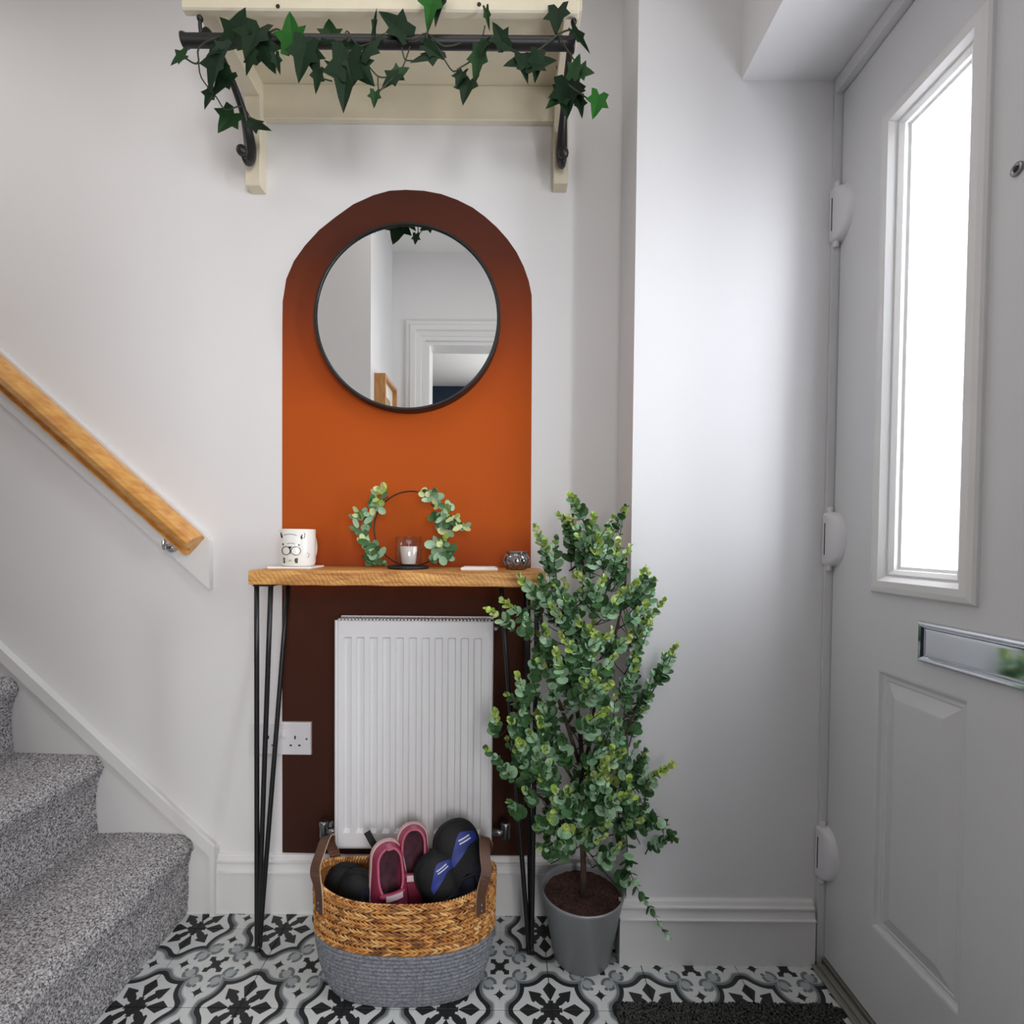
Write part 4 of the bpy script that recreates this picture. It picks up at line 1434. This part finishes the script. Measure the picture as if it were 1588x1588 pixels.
# rim plait, pieces lean over the top edge
mbs = MB()
for i in range(150):
    a = 2 * PI * i / 150
    a2 = a + 2 * PI / 150 * 1.7
    z0 = HB - 0.001
    p0, p1 = bas(HB, a, 0.003), bas(HB, a2, -0.006)
    p0.z, p1.z = z0 + rimlift(a) - 0.002, z0 + rimlift(a2) - 0.002
    pm = (p0 + p1) / 2
    pm.z += 0.0035
    mbs.tube([p0, pm, p1], [0.0014, 0.0022, 0.0014], 5, random.choice((0, 1, 2, 2)))
    p2 = bas(HB - 0.012, a2 + 0.02, -0.007)
    p2.z = z0 + rimlift(a2) - 0.014
    mbs.tube([p1, (p1 + p2) / 2 + (p1 - Vector((bcx, 1.112, p1.z))) * -0.01, p2], [0.0014, 0.0022, 0.0014], 5, random.choice((0, 1, 1)))
tag(obj('rim_plait', mbs, [M['straw'], M['straw2'], M['straw3']], bk_, fix=False), kind='stuff')


def strap(pts, nrms, w, t, mb, mi=0, edge=0):
    R = []
    for i, p in enumerate(pts):
        p = Vector(p)
        tg = (Vector(pts[min(i + 1, len(pts) - 1)]) - Vector(pts[max(i - 1, 0)])).normalized()
        nn = Vector(nrms[i]) - tg * Vector(nrms[i]).dot(tg)
        nn.normalize()
        sd = tg.cross(nn)
        R.append([p + sd * w + nn * t, p - sd * w + nn * t, p - sd * w - nn * t, p + sd * w - nn * t])
    k0 = len(mb.m)
    mb.rings(R, True, True, mi, False)
    for k in range(k0, k0 + (len(R) - 1) * 4):
        if (k - k0) % 2: mb.m[k] = edge


for sgn in (-1, 1):
    ca = PI if sgn < 0 else 0
    da = 0.60 if sgn < 0 else 0.62
    aF = (ca + da) if sgn < 0 else (ca - da)      # front end (towards camera)
    aB = (ca - da) if sgn < 0 else (ca + da)
    def at(a, z, off):
        v = bas(min(z, HB), a, off); v.z = z + rimlift(a); return v
    F0, F1 = at(aF, HB - 0.050, 0.006), at(aF, HB - 0.004, 0.0065)
    B1, B0 = at(aB, HB - 0.004, 0.0065), at(aB, HB - 0.045, 0.006)
    top = (F1 + B1) / 2 + Vector((sgn * 0.004, 0, 0.080))
    t1 = lerp(F1, B1, 0.06) + Vector((sgn * 0.010, 0, 0.038))
    t2 = lerp(F1, B1, 0.94) + Vector((sgn * 0.010, 0, 0.038))
    ta = lerp(F1, B1, 0.22) + Vector((sgn * 0.006, 0, 0.064))
    tb_ = lerp(F1, B1, 0.78) + Vector((sgn * 0.006, 0, 0.064))
    pts = smooth_path([F0, F1, t1, ta, top, tb_, t2, B1, B0], 5)
    out = []
    cen = Vector((bcx, 1.112, 0))
    n_ = len(pts)
    for i, p in enumerate(pts):
        f = abs(i / (n_ - 1) - 0.5) * 2
        h = Vector(((p.x - cen.x) / 0.036, (p.y - 1.112) / 0.0069, 0)).normalized()
        mid = (F1 + B1) / 2
        rad_ = Vector((0.0, p.y - mid.y, max(0.001, p.z - mid.z))).normalized()
        if f > 0.75:
            nn = h
        else:
            nn = (rad_ + Vector((sgn * 0.25, 0, 0))).normalized()
            if f > 0.55: nn = (nn * (0.75 - f) + h * (f - 0.55)).normalized()
        out.append(nn)
    mb = MB()
    strap(pts, out, 0.0110, 0.0016, mb, 0, 1)
    hd = obj('handle', mb, [M['leather'], M['leather_edge']], bk_)
    for (p, a) in ((F0, aF), (B0, aB)):
        for dz_ in (0.008, 0.020):
            c = at(a, HB - 0.05 + dz_, 0.0085)
            h = Vector(((c.x - bcx) / 0.036, (c.y - 1.112) / 0.0069, 0)).normalized()
            obj('rivet', MB().lathe([(0.0026 * math.sin(PI * i / 8) + 1e-4, -0.0026 * math.cos(PI * i / 8)) for i in range(9)], tuple(c), 8), M['steel'], hd)


# ---- shoes
def shoe_fn(L, W, H, closed_from=0.55, oa=55):
    def wd(s):
        e = (max(0.0, min(1.0, s / 0.16)) * (2 - max(0.0, min(1.0, s / 0.16)))) ** 0.5 if s < 0.16 else 1
        t = (s - 0.72) / 0.28
        e2 = (max(0, 1 - t * t)) ** 0.5 if t > 0 else 1
        return W * e * e2 * (0.74 + 0.26 * (0.5 - 0.5 * math.cos(PI * min(1, s / 0.68))))

    def ht(s):
        t = (s - 0.62) / 0.38
        base = lerp(1.0, 0.92, min(1, s / 0.35)) if s < 0.35 else lerp(0.92, 0.66, min(1, (s - 0.35) / 0.35))
        return H * base * ((max(0, 1 - t * t)) ** 0.45 if t > 0 else 1)

    def fo(s):
        if s >= closed_from: return 0.0
        return math.radians(oa) * (1 - (s / closed_from) ** 3) ** 0.5

    def pt(s, phi, off=0.0):
        w, h = wd(s) + off, ht(s) + off
        return Vector((w * math.sin(phi), s * L, max(h, 0) * abs(math.cos(phi)) ** 0.8))
    return wd, ht, fo, pt


def make_shoe(name, label, cat, M4, L, W, H, mats, closed=0.55, oa=55, extras=None, group=None):
    """local axes: x across, y heel to toe, z up from the sole"""
    up, so, inn, tr = mats
    wd, ht, fo, pt = shoe_fn(L, W, H, closed, oa)
    t_ = thing(name, M4.translation, label, cat, group)

    def conv(mb_):
        mb_.v = [tuple(M4 @ Vector(v)) for v in mb_.v]
        return mb_
    NS, NP = 40, 12
    for q in (0, 1):
        pass
    mb = MB()
    S = [0.5 - 0.5 * math.cos(PI * i / (NS - 1)) for i in range(NS)]
    for off, inv in ((0.0, 0), (-0.0035, 1)):
        for sg in (-1, 1):
            rows = []
            for s in S:
                f0 = fo(s)
                rows.append([pt(s, sg * lerp(PI / 2, f0, j / (NP - 1)), off if 0.03 < s < 0.97 else off * 0.3) for j in range(NP)])
            mb.rings(rows, False, False, inv, True)
    obj('upper', conv(mb), [M[up], M[inn]], t_, fix=False)
    # collar trim
    cps = [pt(s, fo(s), 0.0003) for s in S if s < closed * 0.999]
    cps2 = [pt(s, -fo(s), 0.0003) for s in S if s < closed * 0.999]
    cs = cps2[::-1] + cps[1:]
    obj('collar', conv(MB().tube(cs, 0.0028, 8, loop=True)), M[tr], t_)
    # sole and insole
    N2 = 40
    out = [(wd(s) + 0.003, s * L) for s in S] + [(-wd(s) - 0.003, s * L) for s in S[-2:0:-1]]
    R = [[(x * k, (y - L / 2) * k2 + L / 2, z) for x, y in out] for k, k2, z in ((0.96, 0.99, -0.013), (1.0, 1.015, -0.009), (1.0, 1.015, 0.002), (0.97, 1.0, 0.005))]
    obj('sole', conv(MB().rings(R, True, True, 0, False)), M[so], t_)
    R = [[(x * 0.9, (y - L / 2) * 0.96 + L / 2, z) for x, y in out] for z in (0.0045, 0.0075)]
    obj('insole', conv(MB().rings(R, True, True, 0, False)), M[inn], t_)
    if extras:
        extras(t_, conv, pt, fo, wd, ht)
    return t_


def patch(pt, s0, s1, p0, p1, off, n=8, m=8, shape=None):
    mb = MB()
    def fn(u, v):
        s = lerp(s0, s1, v); ph = lerp(p0, p1, u)
        if shape: s, ph = shape(u, v, s, ph)
        return pt(s, ph, off)
    return mb.grid(fn, n, m, 0, True)


def shoe_matrix(px, py, Y, down, face, roll_px=None):
    """origin (heel) at a pixel; 'down' = direction heel to toe; 'face' = where the opening looks"""
    o = oy(px, py, Y)
    y = Vector(down).normalized()
    z = Vector(face); z = (z - y * z.dot(y)).normalized()
    x = y.cross(z)
    m = Matrix((x, y, z)).transposed().to_4x4()
    m.translation = o
    return m


PM = ('pink', 'pink_pale', 'pink_in', 'pink_light')


def pink_extra(t_, conv, pt, fo, wd, ht):
    s = 0.50
    tg_ = obj('tongue', conv(MB().tube([pt(s, a, 0.003) for a in [lerp(-0.62, 0.62, i / 12) for i in range(13)]], 0.0062, 8)), M['pink'], t_)
    obj('label_tab', conv(patch(pt, 0.475, 0.55, -0.42, 0.30, 0.0105)), M['label'], tg_)
    obj('pull_tab', conv(MB().box(-0.006, 0.006, -0.006, -0.003, ht(0.05) * 0.55, ht(0.05) + 0.004, 0.001)), M['pink_light'], t_)


make_shoe('slip_on_shoe', 'pink slip-on shoe at the front of the basket with white tongue label', 'shoe',
          shoe_matrix(598, 1304, 1.130, (0.10, -0.10, -1), (0.42, -1, 0.22)), 0.185, 0.042, 0.056, PM, 0.56, 50, pink_extra, 'pink slip-on shoes in the basket')
make_shoe('slip_on_shoe', 'pink slip-on shoe standing behind its pair against the radiator', 'shoe',
          shoe_matrix(640, 1277, 1.170, (0.02, -0.16, -1), (0.25, -1, 0.12)), 0.185, 0.041, 0.050, PM, 0.56, 50, pink_extra, 'pink slip-on shoes in the basket')
KM = ('shoe_black', 'shoe_black', 'shoe_navy', 'shoe_black')


def blue_extra(t_, conv, pt, fo, wd, ht):
    def shp(u, v, s, ph):
        k = 1 - 0.45 * abs(2 * u - 1) ** 2
        return lerp(0.80, 0.80 + (s - 0.80) * k, 1), ph
    b = obj('toe_patch', conv(patch(pt, 0.70, 0.90, -0.50, 1.10, 0.0016, 16, 10, lambda u, v, s, ph: (lerp(0.58 + 0.20 * min(1, u * 1.6) - 0.06 * u, 0.66 + 0.27 * math.sin(min(1, u * 1.8) * PI / 2) - 0.10 * u * u, v), ph))), M['shoe_blue'], t_)
    for q in (0, 1):
        obj('stripe', conv(patch(pt, 0.79 + 0.035 * q, 0.806 + 0.035 * q, 0.05, 0.65, 0.0026, 8, 3)), M['stripe'], b)
    obj('foot_strap', conv(patch(pt, 0.30, 0.50, 0.3, 1.3, 0.0016, 10, 6)), M['shoe_navy'], t_)


def toe_up(px, py, Y, tilt, L, face=(0.1, -1, 0.25)):
    top = oy(px, py, Y)
    y = Vector(tilt).normalized()            # heel to toe, upwards
    m = shoe_matrix(px, py, Y, y, face)
    m.translation = top - y * L
    return m


make_shoe('trainer', 'black trainer with blue striped patch, tallest at the back right of the basket', 'shoe',
          toe_up(698, 1275, 1.157, (-0.30, 0.04, 1), 0.185, (0.35, -1, 0.12)), 0.185, 0.050, 0.056, KM, 0.45, 50, blue_extra, 'black trainers with blue patches')
make_shoe('trainer', 'black trainer with blue striped patch, lower one beside the pink shoe', 'shoe',
          toe_up(664, 1326, 1.117, (-0.42, -0.10, 1), 0.150, (0.25, -1, 0.30)), 0.150, 0.046, 0.050, KM, 0.45, 50, blue_extra, 'black trainers with blue patches')


def plain_extra(t_, conv, pt, fo, wd, ht):
    obj('side_panel', conv(patch(pt, 0.55, 0.85, 0.4, 1.3, 0.0016, 8, 6)), M['shoe_navy'], t_)


make_shoe('trainer', 'plain black trainer lying low at the left of the basket', 'shoe',
          toe_up(530, 1342, 1.147, (-0.12, -0.05, 1), 0.145, (-0.1, -1, 0.5)), 0.145, 0.046, 0.050, KM, 0.5, 50, plain_extra)
make_shoe('trainer', 'dark navy trainer tucked behind the leather handle at the right of the basket', 'shoe',
          toe_up(733, 1336, 1.137, (0.12, -0.05, 1), 0.145, (0.2, -1, 0.4)), 0.145, 0.040, 0.045, ('shoe_navy', 'shoe_black', 'shoe_navy', 'shoe_blue'), 0.5, 50, plain_extra)
make_shoe('trainer', 'black trainer with a rounded toe between the pink shoe and the basket front', 'shoe',
          toe_up(556, 1352, 1.117, (0.08, -0.08, 1), 0.140, (0, -1, 0.4)), 0.140, 0.040, 0.045, KM, 0.5, 50, plain_extra)
sp0 = oy(570, 1290, 1.175)
sb_ = thing('sandal_strap', (sp0.x, 1.175, 0.22), 'short black webbing strap sticking up behind the front pink shoe', 'strap')
mb = MB()
pz_ = [oy(569, 1290, 1.178), oy(576, 1303, 1.176), oy(584, 1318, 1.172), oy(590, 1345, 1.165), oy(594, 1385, 1.16)]
strap(smooth_path(pz_, 4), [(0.1, -1, 0.1)] * 17, 0.0075, 0.0012, mb)
obj('webbing', mb, M['black'], sb_)

# ---- eucalyptus tree
pr0, pr1 = oy(842, 1378, 1.185), oy(968, 1382, 1.185)
pcx, pcy = (pr0.x + pr1.x) / 2, 1.190
pR = (pr1.x - pr0.x) / 2
pcx -= 0.002
pH = 0.158
tree = thing('eucalyptus_tree', (pcx, pcy, 0), 'artificial eucalyptus tree growing from the grey pot by the wall corner', 'plant')
pot = thing('plant_pot', (pcx, pcy, 0), 'tapered metallic grey plant pot holding the eucalyptus tree', 'plant pot')
pb = pR * 0.70
obj('pot_wall', MB().lathe([(pb - 0.004, 0), (pb, 0.002), (pR - 0.001, pH - 0.010), (pR + 0.0005, pH - 0.008), (pR + 0.0015, pH - 0.003), (pR, pH), (pR - 0.0025, pH - 0.001), (pR - 0.004, pH - 0.010), (pb - 0.002, 0.008), (0.001, 0.008)], (pcx, pcy, 0), 64), M['pot'], pot)
mb = MB()
NRr, NAa = 14, 60
vs = []
for j in range(NRr):
    for i in range(NAa):
        r = (pR - 0.0065) * (j + 0.02) / (NRr - 1)
        a = 2 * PI * i / NAa
        vs.append((pcx + r * math.cos(a), pcy + r * math.sin(a), pH - 0.018 + random.uniform(-.0015, .0015)))
mb.add(vs, [(j * NAa + i, j * NAa + (i + 1) % NAa, (j + 1) * NAa + (i + 1) % NAa, (j + 1) * NAa + i) for j in range(NRr - 1) for i in range(NAa)])
tag(obj('soil', mb, M['soil'], pot), kind='stuff')


def TP(x, y, Y): return oy(x, y, Y)


SK = {
    'trunk': ([(905, 1366, 1.185), (904, 1320, 1.185), (900, 1260, 1.175), (902, 1200, 1.165), (900, 1140, 1.155), (893, 1080, 1.145), (892, 1010, 1.14), (902, 940, 1.135), (906, 890, 1.13), (893, 830, 1.13), (886, 780, 1.125)], 0.0075, 0.0022),
    'ra': ([(902, 1200, 1.165), (915, 1150, 1.15), (925, 1080, 1.14), (950, 1000, 1.13), (968, 920, 1.13), (972, 850, 1.14)], 0.005, 0.002),
    'la': ([(900, 1190, 1.165), (878, 1120, 1.15), (855, 1050, 1.14), (842, 980, 1.13), (838, 910, 1.125)], 0.005, 0.002),
    'lb': ([(902, 1230, 1.17), (870, 1180, 1.15), (835, 1130, 1.13), (805, 1080, 1.12)], 0.004, 0.002),
    'rb': ([(903, 1240, 1.17), (930, 1200, 1.15), (965, 1150, 1.13), (990, 1090, 1.12)], 0.004, 0.002),
    'rc': ([(903, 1270, 1.175), (930, 1260, 1.15), (960, 1240, 1.13), (980, 1220, 1.12)], 0.004, 0.002),
    'lc': ([(903, 1270, 1.175), (875, 1255, 1.15), (845, 1240, 1.13), (820, 1225, 1.12)], 0.004, 0.002),
}
mb = MB()
NODES = []
for nm, (pts, r0_, r1_) in SK.items():
    P5 = smooth_path([TP(*p) for p in pts], 5)
    n = len(P5)
    rr = [lerp(r0_, r1_, i / (n - 1)) * (1 + 0.12 * noise.noise(p * 60)) for i, p in enumerate(P5)]
    if nm == 'trunk':
        P5[0].z = pH - 0.022
        rr[0] = 0.010
    mb.tube(P5, rr, 9)
    NODES += P5[(6 if nm == 'trunk' else 3):]
obj('trunk', mb, M['bark'], tree)
OUT = [(885, 762), (915, 785), (935, 800), (968, 795), (965, 850), (1005, 880), (1030, 930), (1008, 985), (1045, 1010), (1025, 1045), (1000, 1065), (1008, 1110), (985, 1165),
       (1035, 1190), (995, 1230), (1015, 1275), (980, 1290), (980, 1350), (940, 1300), (915, 1275), (890, 1310), (838, 1305), (812, 1250), (785, 1240), (810, 1205), (770, 1160), (795, 1130), (768, 1105), (790, 1050), (832, 1010), (825, 965), (790, 945), (815, 905), (845, 880), (832, 830), (862, 850), (872, 800)]


def inside(x, y, poly):
    c = False
    j = len(poly) - 1
    for i in range(len(poly)):
        if (poly[i][1] > y) != (poly[j][1] > y) and x < (poly[j][0] - poly[i][0]) * (y - poly[i][1]) / (poly[j][1] - poly[i][1]) + poly[i][0]:
            c = not c
        j = i
    return c


def lim(p):
    """keep leaves clear of the walls, table and floor"""
    if p.x > XR - 0.02: p.y = min(p.y, YR - 0.014)
    if p.x > XR - 0.045: p.y = min(p.y, YB - 0.03)
    if p.x < tx1 + 0.012 and 0.84 < p.z < 0.99: p.y = min(p.y, YTf - 0.012)
    p.y = min(p.y, 1.30)
    return p


leaves = []
stems = MB()


def sprig(path, n, s0, s1, tone, splay=0.9, tipfrac=0.3):
    """path: points; n nodes; s0..s1 leaf length in metres from base to tip"""
    P = smooth_path(path, 6)
    P = [lim(p) for p in P]
    stems.tube(P, [lerp(0.0015, 0.0007, i / (len(P) - 1)) for i in range(len(P))], 4)
    N = len(P) - 1
    for k in range(n):
        t = 0.22 + 0.78 * (k + 0.5 * random.random()) / max(1, n - 1)
        t = min(t, 1)
        i = min(N - 1, int(t * N))
        p = P[i].lerp(P[i + 1], t * N - i)
        ax = (P[i + 1] - P[i])
        if ax.length < 1e-6: ax = Vector((0, 0, 1))
        ax.normalize()
        a1 = ax.orthogonal().normalized()
        a2 = ax.cross(a1)
        rot = (k % 2) * PI / 2 + random.uniform(-.35, .35) + 0.6
        for q in (0, PI):
            rad_v = a1 * math.cos(rot + q) + a2 * math.sin(rot + q)
            tt_ = t ** 1.6
            d = (rad_v * lerp(splay, 0.55, tt_) + ax * lerp(0.25, 0.85, tt_)).normalized()
            d = (d + Vector((0, -0.22, 0.05))).normalized()
            nn = (ax * 0.9 - rad_v * 0.35 + Vector((random.uniform(-.3, .3), -0.55, random.uniform(-.1, .45))))
            s = lerp(s0, s1, t) * random.choice((0.7, 0.9, 1.0, 1.1, 1.2))
            if t > 1 - tipfrac * 0.8:
                tn = random.choice((2, 2, 3) if tone > 1 else ((2, 1, 0) if tone == 1 else (0, 0, 2)))
            elif t > 0.5:
                tn = random.choice((1, 2, 1) if tone > 1 else (1, 0, 0))
            else:
                tn = random.choice((1, 0, 0) if tone else (0, 0, 0, 1))
            lim(p)
            e = p + d * s
            if e.x > XR - 0.02 and e.y > YR - 0.006: d.y = -abs(d.y) - 0.2
            put_leaf(leaves, p, d, nn, s, random.choice((0, 0, 1, 3)), tn)


def near(pt_, below=True):
    best, bd_ = None, 9
    for q in NODES:
        dd = (Vector((q.x, q.y, q.z + 0.045)) - pt_).length
        if dd < bd_: best, bd_ = q, dd
    return best


def auto_sprig(px, py, Y, tone, n=None, s=0.0275, droop=0.0):
    tip = oy(px, py, Y)
    b0 = near(tip)
    dr = (b0 - tip).normalized() * 0.6 + Vector((random.uniform(-.8, .8), random.uniform(0, .6), -0.7))
    b = tip + dr.normalized() * min((b0 - tip).length + 0.02, random.uniform(0.085, 0.125))
    if (b.x - tip.x) * (tip.x - pcx) > 0: b.x = 2 * tip.x - b.x
    stems.tube([b0, b0.lerp(b, 0.5) + Vector((0, 0, -0.004)), b], 0.0011, 4)
    Ld = (tip - b).length
    mid = b.lerp(tip, 0.5) + Vector((random.uniform(-.008, .008), -0.008, 0.0 - droop))
    if Ld < 0.075:
        b = tip + (b - tip).normalized() * 0.085 + Vector((0, 0, -0.01))
    n = n or max(7, min(11, int(Ld / 0.010)))
    sprig([b, mid, tip], n, s, s * 0.45, tone)


TIPS = [(885, 770, 1.10, 2), (898, 790, 1.11, 1), (868, 800, 1.10, 2), (920, 800, 1.11, 3), (940, 822, 1.09, 3), (968, 790, 1.15, 0), (830, 818, 1.11, 3), (845, 842, 1.10, 2), (862, 838, 1.08, 1), (958, 842, 1.08, 2), (975, 850, 1.10, 2), (930, 838, 1.05, 2),
        (1000, 885, 1.12, 3), (985, 905, 1.07, 3), (1012, 905, 1.12, 3), (1028, 932, 1.13, 3), (935, 898, 1.02, 3), (965, 915, 1.03, 3), (860, 902, 1.03, 1), (838, 898, 1.05, 1), (806, 893, 1.09, 2), (758, 945, 1.06, 3), (780, 932, 1.07, 2), (880, 930, 1.04, 1), (855, 940, 1.05, 2),
        (1000, 960, 1.11, 2), (945, 985, 1.02, 2), (975, 990, 1.07, 3), (870, 985, 1.02, 2), (862, 1010, 1.01, 2), (845, 975, 1.05, 1), (1048, 1002, 1.13, 3), (1030, 1018, 1.12, 1), (1020, 1052, 1.12, 0), (985, 1030, 1.07, 1), (1005, 1080, 1.12, 0), (1000, 1100, 1.13, 0),
        (803, 1048, 1.04, 3), (830, 1018, 1.05, 0), (905, 1055, 1.02, 1), (945, 1062, 1.01, 2), (920, 1045, 1.03, 1), (940, 1100, 1.03, 2), (960, 1120, 1.05, 1), (768, 1104, 1.07, 2), (795, 1112, 1.06, 1), (812, 1098, 1.04, 1), (820, 1135, 1.04, 1), (755, 1160, 1.06, 0), (800, 1165, 1.06, 0), (805, 1150, 1.04, 2),
        (845, 1160, 1.04, 2), (850, 1185, 1.04, 1), (840, 1205, 1.05, 2), (870, 1140, 1.04, 0), (930, 1150, 1.06, 1), (965, 1165, 1.07, 2), (940, 1195, 1.06, 2), (1000, 1165, 1.12, 0), (1040, 1186, 1.11, 3), (1015, 1200, 1.12, 2), (975, 1210, 1.09, 1), (790, 1245, 1.06, 1), (815, 1225, 1.06, 1),
        (1043, 1295, 1.11, 0), (1030, 1275, 1.12, 0), (1000, 1250, 1.12, 0), (860, 1240, 1.06, 2), (880, 1225, 1.07, 1), (905, 1255, 1.09, 1), (930, 1285, 1.10, 2), (960, 1310, 1.10, 2), (975, 1340, 1.10, 0), (890, 1285, 1.10, 1), (868, 1300, 1.09, 0), (838, 1312, 1.09, 0), (850, 1280, 1.09, 1), (945, 1240, 1.07, 0), (975, 1275, 1.09, 1)]
for (x, y, Y, tn) in TIPS:
    auto_sprig(x, y, Y, tn)
k = 0
while k < 150:
    x, y = random.uniform(770, 1040), random.uniform(800, 1330)
    if not inside(x, y, OUT): continue
    # the open middle, where the trunk shows through
    if 865 < x < 925 and 1075 < y < 1150 and random.random() < 0.85: continue
    if 880 < x < 930 and 1290 < y: continue
    auto_sprig(x, y, random.uniform(1.03, 1.17), random.choice((0, 1, 1, 2, 2)), n=random.choice((6, 7, 8)), s=0.027)
    k += 1
# the long trailing shoot on the right and the bare dark one
sprig([oy(x, y, Y) for x, y, Y in ((965, 1250, 1.12), (972, 1300, 1.11), (975, 1345, 1.10), (992, 1385, 1.09), (1012, 1415, 1.09), (1034, 1452, 1.09))], 17, 0.027, 0.012, 1, 0.9, 0.2)
sprig([oy(x, y, Y) for x, y, Y in ((960, 1285, 1.12), (985, 1270, 1.12), (1005, 1262, 1.12), (1025, 1278, 1.12), (1043, 1297, 1.12))], 10, 0.027, 0.018, 0)
sprig([oy(x, y, Y) for x, y, Y in ((960, 880, 1.14), (958, 850, 1.145), (964, 815, 1.15), (969, 786, 1.15))], 9, 0.010, 0.007, 0)
tag(obj('stems', stems, M['ivy_vine'], tree), kind='stuff')
# the 300 leaves that show largest are parts, the rest one object
leaves.sort(key=lambda l: -l[3] / max(0.3, (l[0].translation - CAM).length) + 0.02 * l[0].translation.y)
for m_, shp_, tn, s in leaves[:300]:
    inst('leaf', LM[shp_][tn], tree, m_)
rest = MB()
for m_, shp_, tn, s in leaves[300:]:
    l = LF[shp_]
    rest.add([m_ @ Vector(v) for v in l.v], l.f, tn, True)
tag(obj('small_leaves', rest, [M[e] for e in EM], tree, fix=False), kind='stuff')
print('LEAVES', len(leaves))
